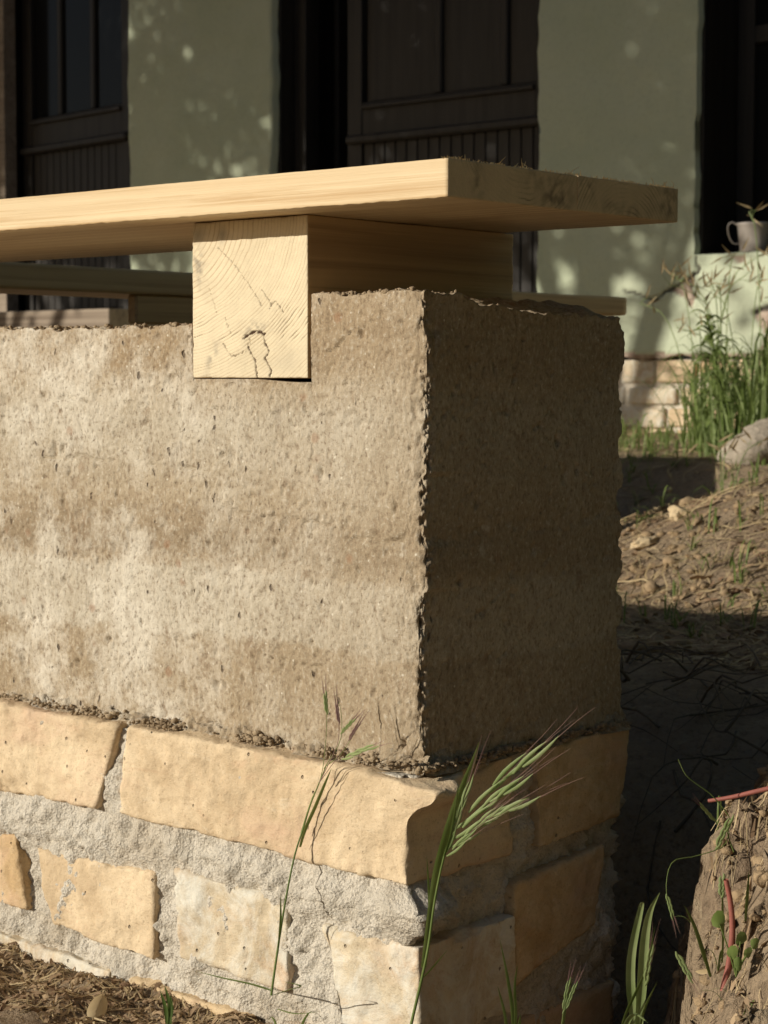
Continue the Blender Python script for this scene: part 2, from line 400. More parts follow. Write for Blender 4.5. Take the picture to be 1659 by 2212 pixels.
def m_plaster():
    t = NT('green_plaster', 0.9, 0.15)
    n = t.noise(2.2, det=8, rough=0.6); f = t.noise(60, det=6, rough=0.7)
    c = t.mix(t.ramp(n, [(0.35, 0.0), (0.7, 1.0)]), (0.465, 0.505, 0.355), (0.54, 0.565, 0.415))
    c = t.mix(t.ramp(f, [(0.35, 0.18), (0.5, 0.0)]), c, (0.32, 0.34, 0.22))
    c = t.mix(t.attr('peel'), c, t.ramp(t.noise(35, det=6), [(0.35, (0.28, 0.20, 0.15)), (0.65, (0.47, 0.37, 0.29))]))
    c = t.mix(t.attr('crack'), c, (0.06, 0.05, 0.04))
    t.col(c); t.bump(t.math('ADD', f, t.math('MULTIPLY', t.noise(12, det=5), 2.0)), 0.004, 0.6); return t.m
def m_simple(name, c, rough=0.6, spec=0.3, var=0.25, sc=20, metal=0.0, bump=0.0):
    t = NT(name, rough, spec); t.b.inputs['Metallic'].default_value = metal
    t.col(t.ramp(t.noise(sc, det=6, rough=0.65), [(0.3, tuple(q*(1-var) for q in c)), (0.7, tuple(min(1, q*(1+var)) for q in c))]))
    if bump: t.bump(t.noise(sc*4, det=5), bump)
    return t.m
def m_paint():
    t = NT('dark_brown_paint', 0.55, 0.3)
    g = t.noise(26, t.mp((1, 1, 0.05)), det=6, rough=0.7)
    c = t.ramp(g, [(0.35, (0.018, 0.015, 0.012)), (0.6, (0.034, 0.028, 0.023))])
    c = t.mix(t.ramp(t.noise(40, t.mp((1, 1, 0.25)), det=8, rough=0.8), [(0.66, 0.0), (0.72, 0.8)]), c, (0.17, 0.135, 0.105))
    t.col(c); t.bump(g, 0.002, 0.5); return t.m
def m_glass():
    t = NT('window_glass', 0.12, 0.08); t.col((0.010, 0.010, 0.010)); return t.m

M = dict(earth=m_earth(), crumb=m_crumb(), mortar=m_mortar(),
         brick_a=m_brick('brick_buff', (0.62, 0.465, 0.29), (0.67, 0.525, 0.345)),
         brick_b=m_brick('brick_ochre', (0.56, 0.385, 0.205), (0.61, 0.46, 0.28)),
         brick_c=m_brick('brick_limewashed', (0.56, 0.45, 0.30), (0.62, 0.52, 0.37), 0.6),
         board=m_wood('pine_board', (0.76, 0.60, 0.37), (0.50, 0.32, 0.15), 'x', 1.35, 0.8),
         beam=m_wood('pine_beam', (0.56, 0.38, 0.19), (0.20, 0.115, 0.05), 'y', 0.45, 0.7),
         arm=m_wood('pine_arm', (0.55, 0.40, 0.22), (0.27, 0.17, 0.08), 'y', 0.7, 0.5),
         beam_end=m_end('beam_end_grain', (0.74, 0.62, 0.42), (0.32, 0.19, 0.09)),
         board_end=m_end('board_end_grain', (0.70, 0.54, 0.33), (0.13, 0.09, 0.05), (0.14, 0.105, 0.07)),
         splinter=m_simple('splinter', (0.74, 0.58, 0.34), 0.7, 0.2, 0.1),
         soil=m_soil('soil', (0.29, 0.207, 0.135), (0.40, 0.30, 0.195), (0.46, 0.37, 0.24)),
         clay=m_simple('clay_clod', (0.34, 0.24, 0.14), 0.95, 0.1, 0.3, 60, bump=0.003),
         straw=m_leaf('dry_straw', (0.40, 0.29, 0.15), (0.58, 0.45, 0.26), 0.6, 0.15, 18),
         litter=m_leaf('brown_litter', (0.23, 0.14, 0.08), (0.44, 0.31, 0.18), 0.7, 0.1, 22),
         root=m_simple('root', (0.16, 0.12, 0.08), 0.8, 0.2, 0.3, 60),
         grass=m_leaf('grass_green', (0.14, 0.195, 0.045), (0.25, 0.315, 0.10)),
         grass_pale=m_leaf('grass_pale', (0.26, 0.34, 0.12), (0.38, 0.44, 0.20)),
         grass_dark=m_leaf('grass_dark', (0.07, 0.12, 0.025), (0.13, 0.19, 0.05)),
         awn=m_leaf('purple_awn', (0.20, 0.10, 0.10), (0.34, 0.22, 0.17), 0.6, 0.2),
         redstem=m_simple('red_stem', (0.30, 0.10, 0.075), 0.55, 0.3, 0.2, 50),
         stone=m_simple('field_stone', (0.36, 0.30, 0.23), 0.9, 0.15, 0.3, 14, bump=0.01),
         palestone=m_simple('pale_stone', (0.60, 0.46, 0.28), 0.9, 0.15, 0.2, 30, bump=0.004),
         plaster=m_plaster(), paint=m_paint(), glass=m_glass(),
         oldwood=m_wood('weathered_wood', (0.34, 0.27, 0.20), (0.14, 0.10, 0.07), 'x', 0.25, 0.6, 0.85),
         roof=m_simple('roof_tile', (0.36, 0.16, 0.09), 0.9, 0.15, 0.3, 6),
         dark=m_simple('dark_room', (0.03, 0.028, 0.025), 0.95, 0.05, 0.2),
         enamel=m_simple('grey_metal_pot', (0.46, 0.40, 0.35), 0.45, 0.5, 0.15, 8),
         bark=m_simple('bark', (0.10, 0.075, 0.055), 0.95, 0.1, 0.35, 18, bump=0.02),
         crown=m_leaf('tree_leaf', (0.05, 0.09, 0.02), (0.10, 0.16, 0.035), 0.5, 0.12, 3))

# ------------------------------------------------------------------ ground
def ground_z(x, y):
    x = np.asarray(x, float); y = np.asarray(y, float); P = np.stack([x, y, 0*x], -1).reshape(-1, 3)
    n1 = fbm(P*1.3, 3).reshape(x.shape); n2 = fbm(P*9+5, 4).reshape(x.shape); n3 = fbm(P*42+9, 3, 0.6).reshape(x.shape)
    z = -0.207+0*x
    # excavated bank right of the bench: clay face rising away from the viewer
    ex = x-(0.215-0.50*np.clip(y, -0.3, 0.3))+0.042*n2
    bank = -0.168+0.148*sm(-0.06, 0.20, y+0.05*n2)+0.045*sm(0.0, 0.10, ex)
    z = z+(bank-z)*sm(-0.085, 0.055, ex)
    back = -0.06-0.04*sm(0.4, 1.5, y)
    z = z+(back-z)*sm(0.3, 0.8, y)
    # rise to the ridge behind, hollow, then level ground up to the house
    crest = -0.025+0.145*sm(-1.45, -0.75, x+0.25*(y-2.1))
    z = z+(crest-z)*sm(1.45, 2.15, y)
    z = z-(0.20+0.06*sm(-1.5, -0.9, x))*sm(2.0, 2.5, y)*(1-sm(3.05, 3.5, y))*sm(-0.6, -1.2, x)
    z = z+(0.055+0.03*sm(3.6, 4.6, y)-z)*sm(2.9, 3.5, y)
    # heap of dug out soil behind the bench
    d2 = ((x+2.52)/0.60)**2+((y-2.40)/0.45)**2
    z = np.where(d2 < 2.6, np.maximum(z, -0.10+0.58*np.exp(-d2*1.15)), z)
    # trench beside the foundation
    tr = (1-sm(-0.05, 0.01, ex))*sm(-0.14, -0.04, y)*(1-sm(0.36, 0.55, y))*sm(-1.9, -1.6, x)
    z = z-(z+0.34)*tr*np.where(y > -0.01, 1.0, sm(-0.06, 0.0, x))
    near = np.exp(-((x+0.2)**2+y**2)/16.0)
    z = z+near*(0.012*n1*sm(0.3, 1.0, y)+0.010*n2+0.0055*n3)+0.014*n2*sm(0.0, 0.05, ex)*(1-sm(0.4, 0.8, y))
    return z
def axis(segs):
    out = [segs[0][0]]
    for a, b, s in segs: out += list(np.linspace(a, b, max(2, int(round((b-a)/s))+1))[1:])
    return np.array(out)
gx = axis([(-400, -60, 85), (-60, -12, 8), (-12, -4, 0.8), (-4, -1.6, 0.05), (-1.6, -0.5, 0.016), (-0.5, 0.06, 0.0085), (0.06, 0.34, 0.0045), (0.34, 0.55, 0.0085), (0.55, 2, 0.08), (2, 12, 1.0), (12, 60, 8), (60, 400, 85)])
gy = axis([(-400, -60, 85), (-60, -12, 8), (-12, -2, 0.9), (-2, -0.35, 0.1), (-0.35, -0.10, 0.0085), (-0.10, 0.26, 0.0045), (0.26, 0.55, 0.0085), (0.55, 2.4, 0.02), (2.4, 4.8, 0.035), (4.8, 12, 0.9), (12, 60, 8), (60, 400, 85)])
GX, GY = np.meshgrid(gx, gy, indexing='ij'); GZ = ground_z(GX, GY)
V = np.stack([GX, GY, GZ], -1).reshape(-1, 3)
wb = sm(0.03, 0.09, V[:, 0])*(1-sm(0.45, 0.6, V[:, 0]))*sm(-0.3, -0.2, V[:, 1])*(1-sm(0.5, 0.7, V[:, 1])); mb = wb > 0.01      # lumpy clay of the cut bank
for ax_ in range(3): V[mb, ax_] += wb[mb]*(0.009*fbm(V[mb]*np.array([38, 38, 60])+9*ax_, 4, 0.6)+0.0035*fbm(V[mb]*np.array([150, 150, 190])+5*ax_, 2))
nx, ny = len(gx), len(gy)
ia, ib = np.meshgrid(np.arange(nx-1), np.arange(ny-1), indexing='ij'); ia = ia.ravel(); ib = ib.ravel()
ground = mkmesh('ground', V, np.stack([ia*ny+ib, (ia+1)*ny+ib, (ia+1)*ny+ib+1, ia*ny+ib+1], 1), M['soil'])
tag(ground, kind='structure')
def gz(x, y): return float(ground_z(np.array([[x]]), np.array([[y]]))[0, 0])

# ------------------------------------------------------------------ house
HY = 4.6
house = empty('farmhouse', (-4.5, HY, 0.05))
tag(house, 'farmhouse with pale green cracked plaster, dark wooden doors and exposed brick base', 'house')
OPEN = [(-6.36, -5.42, 0.42, 2.3), (-4.577, -3.275, 0.42, 2.3), (-2.63, -1.72, 0.681, 2.1)]     # left door, middle door, right window
WX0, WX1, WZ0, WZ1 = -9.0, 0.6, 0.34, 2.75
xs = np.unique(np.round(np.concatenate([np.arange(WX0, -6.4, 0.1), np.arange(-6.4, -3.4, 0.03), np.arange(-3.4, -1.9, 0.008), np.arange(-1.9, WX1+0.01, 0.1)]+[[a, b] for a, b, _, _ in OPEN]), 4))
zs = np.unique(np.round(np.concatenate([np.arange(WZ0, 1.0, 0.008), np.arange(1.0, 2.0, 0.02), np.arange(2.0, WZ1+.01, 0.06)]+[[a, b] for _, _, a, b in OPEN]), 4))
XX, ZZ = np.meshgrid(xs, zs, indexing='ij'); P = np.stack([XX.ravel(), np.full(XX.size, HY), ZZ.ravel()], 1)
def seg_dist(P2, poly):
    d = np.full(len(P2), 1e9)
    for a, b in zip(poly[:-1], poly[1:]):
        a = np.array(a); b = np.array(b); ab = b-a; t = np.clip(((P2-a)@ab)/(ab@ab), 0, 1)
        d = np.minimum(d, np.linalg.norm(P2-(a+t[:, None]*ab), axis=1))
    return d
def z4(pts): return [tuple(aty((1620+X/5.53)/1.1573, (540+Y/5.53)/1.1573, HY)[[0, 2]]) for X, Y in pts]
def inpoly(P2, poly):
    c = np.zeros(len(P2), bool); n = len(poly)
    for i in range(n):
        (x1, y1), (x2, y2) = poly[i], poly[(i+1) % n]
        m = ((y1 > P2[:, 1]) != (y2 > P2[:, 1])) & (P2[:, 0] < (x2-x1)*(P2[:, 1]-y1)/((y2-y1)+1e-12)+x1); c ^= m
    return c
P2 = P[:, [0, 2]]; wob = P2+0.006*np.stack([noise(P*40), noise(P*40+7)], 1)
cr = np.zeros(len(P))
for poly, wd in ((z4([(660, 570), (650, 650), (705, 710), (670, 780), (600, 830), (500, 890), (380, 960), (300, 1010), (180, 1090), (90, 1170), (-40, 1130), (-200, 1060), (-330, 1045)]), 0.0075),
                 (z4([(520, 900), (600, 1000), (640, 1100), (665, 1140)]), 0.006), (z4([(1470, 1335), (1540, 1290), (1659, 1255), (1800, 1250)]), 0.012)):
    cr = np.maximum(cr, 1-sm(wd*0.35, wd, seg_dist(wob, poly)))
pe = np.zeros(len(P))
for poly in (z4([(290, 1010), (480, 930), (600, 820), (650, 880), (610, 1010), (640, 1100), (610, 1270), (540, 1240), (480, 1110), (380, 1070)]),
             z4([(1470, 1320), (1560, 1290), (1800, 1260), (1800, 1990), (1480, 1990), (1600, 1700), (1560, 1500)]),
             z4([(1130, 560), (1350, 550), (1340, 640), (1240, 640)])):
    pe = np.maximum(pe, inpoly(wob+0.01*np.stack([noise(P*18+3), noise(P*18+11)], 1), poly)*1.0)
pe = np.maximum(pe, (ZZ.ravel() < WZ0+0.012+0.012*noise(P*14))*1.0)
P[:, 1] += 0.010*fbm(P*1.1, 2)+0.004*fbm(P*7, 3)+0.010*cr+0.008*pe
edge = np.zeros(len(P))
for a, b, c, d in OPEN:                       # worn, hand-made opening edges
    for s, ex in ((1, a), (1, b)):
        m = np.abs(P2[:, 0]-ex) < 1e-3; P[m, 0] += (0.010*fbm(np.stack([0*P2[m, 1]+ex, 0*P2[m, 1], P2[m, 1]*9], 1), 3))
    m = (np.abs(P2[:, 1]-c) < 1e-3) & (P2[:, 0] > a-.01) & (P2[:, 0] < b+.01); P[m, 2] += 0.008*fbm(np.stack([P2[m, 0]*11, 0*P2[m, 0], 0*P2[m, 0]], 1), 3)
m = np.abs(P2[:, 1]-WZ0) < 1e-3; P[m, 2] += 0.016*fbm(np.stack([P2[m, 0]*8, 0*P2[m, 0], 0*P2[m, 0]], 1), 4)
nz = len(zs); ia, ib = np.meshgrid(np.arange(len(xs)-1), np.arange(nz-1), indexing='ij'); ia = ia.ravel(); ib = ib.ravel()
cx = (xs[ia]+xs[ia+1])/2; cz = (zs[ib]+zs[ib+1])/2; keep = np.ones(len(ia), bool)
for a, b, c, d in OPEN: keep &= ~((cx > a) & (cx < b) & (cz > c) & (cz < d))
Q = np.stack([ia*nz+ib, (ia+1)*nz+ib, (ia+1)*nz+ib+1, ia*nz+ib+1], 1)[keep]
used, inv = np.unique(Q.ravel(), return_inverse=True)
wallo = part('wall', P[used], inv.reshape(-1, 4), M['plaster'], house, attrs=dict(crack=cr[used], peel=pe[used]))
bm = bmesh.new(); bm.from_mesh(wallo.data)
be = [e for e in bm.edges if e.is_boundary]
r = bmesh.ops.extrude_edge_only(bm, edges=be)
for v in r['geom']:
    if isinstance(v, bmesh.types.BMVert): v.co.y += 0.05
bm.to_mesh(wallo.data); bm.free()
# body of the house behind the facade: side and back walls, floor, roof
box('back_wall', -9.0, 0.6, 9.0, 9.3, 0.0, 2.75, M['plaster'], house)
box('side_wall', -9.0, -8.7, 4.97, 9.0, 0.0, 2.75, M['plaster'], house); box('side_wall', 0.3, 0.6, 4.97, 9.0, 0.0, 2.75, M['plaster'], house)
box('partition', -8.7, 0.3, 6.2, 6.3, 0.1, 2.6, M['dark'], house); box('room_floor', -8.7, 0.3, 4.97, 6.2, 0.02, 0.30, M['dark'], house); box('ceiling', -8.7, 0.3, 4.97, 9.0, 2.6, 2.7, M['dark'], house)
rv = [(-9.3, 4.35, 2.75), (0.9, 4.35, 2.75), (0.9, 6.95, 4.3), (-9.3, 6.95, 4.3), (-9.3, 9.55, 2.75), (0.9, 9.55, 2.75)]
rv2 = [(a, b, c+0.12) for a, b, c in rv]
part('roof', rv+rv2, [(0, 3, 2, 1), (3, 4, 5, 2), (6, 7, 8, 9), (9, 8, 11, 10), (0, 1, 7, 6), (4, 10, 11, 5), (1, 2, 8, 7), (2, 5, 11, 8), (0, 6, 9, 3), (3, 9, 10, 4)], M['roof'], house, smooth=False)
# exposed brick base under the plaster
box('base_mortar', -8.99, 0.59, HY+0.035, HY+0.36, -0.10, 0.333, M['mortar'], house, bev=0)
g = np.random.default_rng(3)
def hbrick(x0, x1, z0, z1, mat, yo=0.0):
    P_, F_, T_, _ = hexblock(c8box(x0, x1, HY+0.015+yo, HY+0.14, z0, z1), [0, .07, .5, .93, 1], [0, .1, 1], [0, .15, .5, .85, 1], 0.006, 0.01, 30, 0.003, 25, seed=x0)
    part('brick', P_, F_, M[mat], house)

rows = [(0.252, 0.332), (0.178, 0.243), (0.105, 0.170), (0.045, 0.098)]
for k, (z0, z1) in enumerate(rows):
    x = -4.25-0.07*k
    while x < -1.9:
        w = g.choice([0.135, 0.15, 0.14, 0.27]) if k != 1 else g.choice([0.12, 0.20, 0.27])
        hbrick(x, x+w, z0+g.uniform(-.006, .006), z1+g.uniform(-.006, .004), g.choice(['brick_a', 'brick_a', 'brick_b', 'brick_c']), g.uniform(0, .012)); x += w+0.014
for a, b, c, d in OPEN:                        # dark painted linings of the openings, masonry behind them
    box('lining', a-0.012, a+0.012, HY+0.035, HY+0.40, c, d, M['paint'], house); box('lining', b-0.010, b+0.014, HY+0.035, HY+0.40, c, d, M['paint'], house); box('lining', a+0.012, b-0.01, HY+0.035, HY+0.40, d-0.012, d+0.012, M['paint'], house)
# ---- joinery: middle door (left leaf folded back into the dark room, right leaf shut)
def leaf(name, x0, x1, y, parent, stiles, rail_z, panel_z, glazed, zb=0.42, zt=2.28):
    d = empty(name, (x0, y, zb)); d.parent = parent; d.location = Vector((x0, y, zb))-parent_loc(parent)
    box('stile', x0, x0+0.075, y, y+0.045, zb, zt, M['paint'], d); box('stile', x1-0.07, x1, y, y+0.045, zb, zt, M['paint'], d)
    for s in stiles: box('glazing_bar' if glazed else 'muntin', s-0.018, s+0.018, y+0.004, y+0.040, panel_z, zt, M['paint'], d, bev=0.006)
    box('rail', x0+0.075, x1-0.07, y+0.003, y+0.043, rail_z+0.035, panel_z, M['paint'], d)
    box('rail', x0+0.075, x1-0.07, y+0.003, y+0.043, zb, zb+0.15, M['paint'], d)
    box('moulding', x0+0.01, x1-0.01, y-0.028, y-0.001, rail_z, rail_z+0.034, M['paint'], d, bev=0.008)
    box('moulding', x0+0.077, x1-0.072, y-0.012, y+0.002, panel_z-0.03, panel_z-0.008, M['paint'], d, bev=0.006)
    edges = [x0+0.075]+list(stiles)+[x1-0.07]
    for a, b in zip(edges[:-1], edges[1:]):
        o = box('pane' if glazed else 'panel', a+0.012, b-0.012, y+0.020, y+0.032, panel_z+0.003, zt-0.02, M['glass' if glazed else 'paint'], d, bev=0.002)
    xx = x0+0.077
    while xx < x1-0.075:
        box('board', xx, min(xx+0.052, x1-0.072), y+0.010, y+0.030, zb+0.152, rail_z+0.033, M['paint'], d, bev=0.004); xx += 0.0545
    return d
md = empty('door', (0, 0, 0)); md.parent = house; md.location = Vector((-3.9, 4.83, 0.42))-house.location
dl = leaf('right_leaf', -4.27, -3.29, 4.70, house, (-3.82, -3.51), 1.175, 1.335, False)
dl.name = 'door_leaf'
box('frame', -4.562, -4.50, 4.71, 4.79, 0.42, 2.285, M['paint'], md); box('frame', -4.50, -3.29, 4.78, 4.86, 2.2, 2.285, M['paint'], md); box('threshold', -4.56, -3.29, 4.655, 4.86, 0.424, 0.46, M['oldwood'], md)
for k in range(8): box('leaf_board', -4.495+0.002*k, -4.47+0.002*k, 4.87+0.1*k, 4.968+0.1*k, 0.46, 2.27, M['paint'], md)
# left door, a glazed leaf standing slightly ajar
ld = leaf('door_leaf', 0, 0.86, 0, house, (0.30, 0.56), 0.86, 1.02, True, 0.0, 1.86)
ld.location = Vector((-6.28, 4.72, 0.42))-house.location; ld.rotation_euler = (0, 0, math.radians(-7))
box('frame', -6.345, -6.285, 4.62, 4.69, 0.44, 2.285, M['oldwood'], house)
box('threshold', -6.345, -5.435, 4.59, 4.86, 0.395, 0.44, M['oldwood'], house); box('step', -6.9, -5.22, 4.30, 4.585, 0.03, 0.552, M['oldwood'], house)
# right window: dark shut sash behind a deep sill
for nm, a, b, c, d in (('sash_frame', -2.615, -2.55, 0.70, 2.085), ('sash_frame', -1.80, -1.735, 0.70, 2.085), ('sash_rail', -2.55, -1.80, 0.70, 0.78), ('sash_rail', -2.55, -1.80, 1.40, 1.46), ('sash_rail', -2.55, -1.80, 2.02, 2.085)):
    box(nm, a, b, 4.84, 4.89, c, d, M['paint'], house)
box('pane', -2.549, -1.801, 4.86, 4.868, 0.781, 1.399, M['glass'], house, bev=0); box('pane', -2.549, -1.801, 4.86, 4.868, 1.461, 2.019, M['glass'], house, bev=0)
box('window_sill', -2.612, -1.735, 4.632, 4.838, 0.660, 0.686, M['paint'], house)

# pot on the sill
def pot():
    c = aty(1629, 520, 4.70); c = np.array([c[0], 4.70, 0.6865])
    p = empty('cooking_pot', tuple(c)); tag(p, 'small grey metal pot with wire handle on the dark window sill', 'pot')
    prof = [(0.0, 0.0), (0.040, 0.0), (0.046, 0.004), (0.050, 0.03), (0.056, 0.088), (0.060, 0.091), (0.060, 0.097), (0.054, 0.097), (0.048, 0.03), (0.044, 0.008), (0.0, 0.008)]
    k = 28; a = np.arange(k)*2*math.pi/k
    Vv = np.array([(r_*math.cos(q), r_*math.sin(q), z_) for r_, z_ in prof for q in a]); Ff = [(i*k+j, i*k+(j+1) % k, (i+1)*k+(j+1) % k, (i+1)*k+j) for i in range(len(prof)-1) for j in range(k)]
    mkmesh('body', Vv, Ff, M['enamel'], p)
    pts = spline([(-0.055*0.76, -0.055*0.65, 0.09), (-0.075*0.76, -0.075*0.65, 0.10), (-0.088*0.76, -0.088*0.65, 0.085), (-0.082*0.76, -0.082*0.65, 0.05), (-0.068*0.76, -0.068*0.65, 0.03), (-0.050*0.76, -0.050*0.65, 0.03)], 16)
    v_, f_ = tube(pts, 0.003); mkmesh('handle', v_, f_, M['enamel'], p)
pot()

# ------------------------------------------------------------------ rammed earth bench wall
T = 0.246
earth = empty('rammed_earth_wall', (0, 0, 0))
tag(earth, 'layered rammed earth bench wall with crumbling corner on a brick footing', 'wall')
NX0, NX1, NZ = -0.2292, -0.1052, 0.2705
def top_z(x, y):
    P_ = np.stack([x, y, 0*x], -1).reshape(-1, 3)
    rough = (0.0032*fbm(P_*38, 3)+0.0022*fbm(P_*120+4, 2)).reshape(x.shape)
    left = 0.3115-0.0015*np.sin(x*14)+0.0*x; right = 0.3305-0.012*sm(0.0, 0.14, y)*sm(-0.06, 0.0, x)
    z = np.where(x < (NX0+NX1)/2, left, right)+rough
    z = np.where((x > NX0) & (x < NX1), NZ-0.0022*sm(-0.165, -0.12, x), z)
    return z
xs = np.unique(np.round(np.concatenate([np.arange(-1.6, -0.6, 0.02), np.arange(-0.6, -0.49, 0.005), np.arange(-0.49, -0.02, 0.0016), np.arange(-0.02, 0.0001, 0.0009), [NX0, NX0+0.0006, NX1-0.0006, NX1, 0.0]]), 5))
ys = np.unique(np.round(np.concatenate([np.arange(0, 0.012, 0.0009), np.arange(0.012, 0.245, 0.0017), [0.246]]), 5)); ss = np.concatenate([np.linspace(0, 0.8, 172), np.linspace(0.8, 1, 40)[1:]])
Pm, F, Tg = boxsurf(xs, ys, ss)
x, y, s = Pm.T
tz = top_z(x, y); ZC = 0.2675; z = np.where(s < 0.8, -0.004+s/0.8*(ZC+0.004), ZC+(s-0.8)/0.2*(tz-ZC))
P = np.stack([x, y, z], 1); Praw = P.copy()
vst = P*np.array([1, 1, 0.45])
base = 0.0016*fbm(P*11, 3)+0.00045*fbm(vst*60, 3)+0.00045*fbm(P*260, 2)
pst = P*np.array([1, 1, 0.7])
pit = np.clip(noise(pst*130+31)-0.40, 0, 1)*0.009*(noise(P*14+3) > -0.1)+np.clip(noise(pst*260+11)-0.36, 0, 1)*0.006+np.clip(fbm(pst*45+13, 2)-0.58, 0, 1)*0.008
zw = z+0.010*fbm(P*4+2, 3)
def band(c, w): return np.exp(-((zw-c)/w)**2)
rough_l = band(0.163, 0.008)+0.8*band(0.128, 0.005)+0.5*band(0.073, 0.004)+0.5*band(0.262, 0.003)+0.4*band(0.19, 0.004)
base = base-rough_l*(0.0022*np.clip(fbm(P*80+50, 3)+0.25, 0, 1))-pit
# hairline drying cracks under the beam and in the layer joints
hw = np.clip(0.45+1.3*noise(P*np.array([26, 26, 60])+5), 0.0, 1.5)
def hair(poly, wd): return (1-sm(0.3, 1.0, seg_dist(np.stack([x+0.002*noise(P*60), z+0.004*fbm(P*38+8, 3)], 1), poly)/(wd*hw+1e-6)))
front = (y < 0.004)
hc = np.zeros(len(P))
for poly, wd in (([(-0.118, 0.268), (-0.09, 0.266), (-0.066, 0.269), (-0.06, 0.264), (-0.03, 0.262)], 0.0011), ([(-0.42, 0.205), (-0.36, 0.2075), (-0.29, 0.204), (-0.22, 0.204)], 0.0010),
                 ([(-0.24, 0.176), (-0.18, 0.171), (-0.12, 0.168), (-0.06, 0.158), (-0.008, 0.156)], 0.0018), ([(-0.16, 0.064), (-0.12, 0.063), (-0.08, 0.060), (-0.03, 0.048)], 0.0013), ([(-0.09, 0.29), (-0.06, 0.305), (-0.03, 0.318)], 0.0009), ([(-0.40, 0.255), (-0.26, 0.250), (-0.12, 0.245), (-0.05, 0.240)], 0.0006)):
    hc = np.maximum(hc, hair(poly, wd))
base = base-0.0028*hc*front
wx1 = sm(-0.008, 0.0, x); wx0 = 1-sm(-1.6, -1.58, x); wy0 = 1-sm(0.0, 0.008, y); wy1 = sm(T-0.008, T, y)
eroded = 0.005*np.exp(-np.clip(z, 0, 1)/0.010)*np.clip(0.6+fbm(P*55+20, 3), 0, 2)     # crumbled foot
flare = 0.006*np.exp(-np.clip(z, 0, 1)/0.02)
rag = 0.0072*np.clip(fbm(P*np.array([60, 60, 95])+70, 5, 0.65)+0.36, 0, 2)*(0.55+0.9*np.clip(fbm(P*np.array([9, 9, 22])+3, 2)+0.3, 0, 1.2))
step_ = 0.0035*(sm(0.204, 0.207, zw)-0.9*sm(0.300, 0.31, zw)-sm(0.203, 0.2045, zw)*0.25+0.75*sm(0.126, 0.128, zw)*(1-sm(0.158, 0.162, zw))-0.5*(1-sm(0.10, 0.127, zw)))
cornr = np.minimum(wx1, wy0)*0+1
dx = base-eroded+flare+step_*sm(0.06, 0.0, y); dy = base-eroded
inset_x = np.where(front | (x > -0.008), rag*np.exp(-np.clip(-x, 0, 1)/0.0065)*np.exp(-np.clip(y, 0, 1)/0.006), 0)
bx = 0.006*np.clip(fbm(P*np.array([25, 25, 36])+70, 4, 0.55)+0.3, 0, 2)*np.exp(-np.clip(T-y, 0, 1)/0.006)*np.exp(-np.clip(-x, 0, 1)/0.006)*1.3
nearc = np.exp(-np.clip(-x, 0, 1)/0.010)*np.exp(-np.clip(y, 0, 1)/0.010)
base2 = nearc*(0.0016*fbm(P*190+40, 3, 0.7)-0.0030*np.clip(fbm(P*90+60, 3)-0.15, 0, 1))
dy = dy+base2; dx = dx+base2
P[:, 0] += wx1*(dx-inset_x)-wx0*base
P[:, 1] += -wy0*(dy-inset_x*0.9)+wy1*(base-bx-0.006*fbm(P*np.array([10, 10, 14])+9, 3))
P[:, 0] -= bx*0.6
wl = part('earth_block', P, F, M['earth'], earth)
# crumbs fallen on the footing ledge and lying on the wall top
g = np.random.default_rng(11); n = 3600
cx_ = g.uniform(-0.62, 0.012, n); dens = fbm(np.stack([cx_*22, 0*cx_, 0*cx_], 1), 2)
okm = g.random(n) < np.clip(0.22+1.5*dens, 0.03, 1); cx_ = cx_[okm]; n = len(cx_)
cy_ = -np.abs(g.normal(0, 0.0065, n)); cy_ = np.clip(cy_, -0.018, 0.002)
R = np.clip(g.lognormal(-7.0, 0.55, n), 0.0004, 0.0040)
C1 = np.stack([cx_, cy_, 0.0005+R*0.5+np.clip(0.010+cy_, 0, 1)*0.5*g.random(n)], 1)
n2 = 900; yy = g.uniform(-0.012, 0.246, n2); R2 = np.clip(g.lognormal(-6.9, 0.5, n2), 0.0005, 0.0036)
C2 = np.stack([0.003+np.abs(g.normal(0, 0.004, n2)), yy, -0.001+R2*0.5+0.004*g.random(n2)], 1)
n3 = 900; xx = g.uniform(-0.49, 0.0, n3); m3 = (xx < NX0-0.001) | (xx > NX1+0.001); xx = xx[m3]; n3 = len(xx); y3 = np.abs(g.normal(0, 0.03, n3)).clip(0.001, 0.24); R3 = np.clip(g.lognormal(-6.8, 0.5, n3), 0.0005, 0.0035)
C3 = np.stack([xx, y3, top_z(xx, y3)+R3*0.3], 1)
n4 = 500; R4 = np.clip(g.lognormal(-7.4, 0.4, n4), 0.0003, 0.0014); C4 = np.stack([np.where(g.random(n4) < 0.5, -0.0006-np.abs(g.normal(0, .003, n4)), 0), -0.0002+np.abs(g.normal(0, 0.0016, n4)), g.uniform(0.0, 0.325, n4)], 1)
C4[:, 0] = -0.003-np.abs(g.normal(0, 0.0025, n4)); C4[:, 1] = 0.0005
v_, f_ = lumps(np.concatenate([C1, C2, C3]), np.concatenate([R, R2, R3]), 5)
tag(part('loose_crumbs', v_, f_, M['crumb'], earth, smooth=False), kind='stuff')

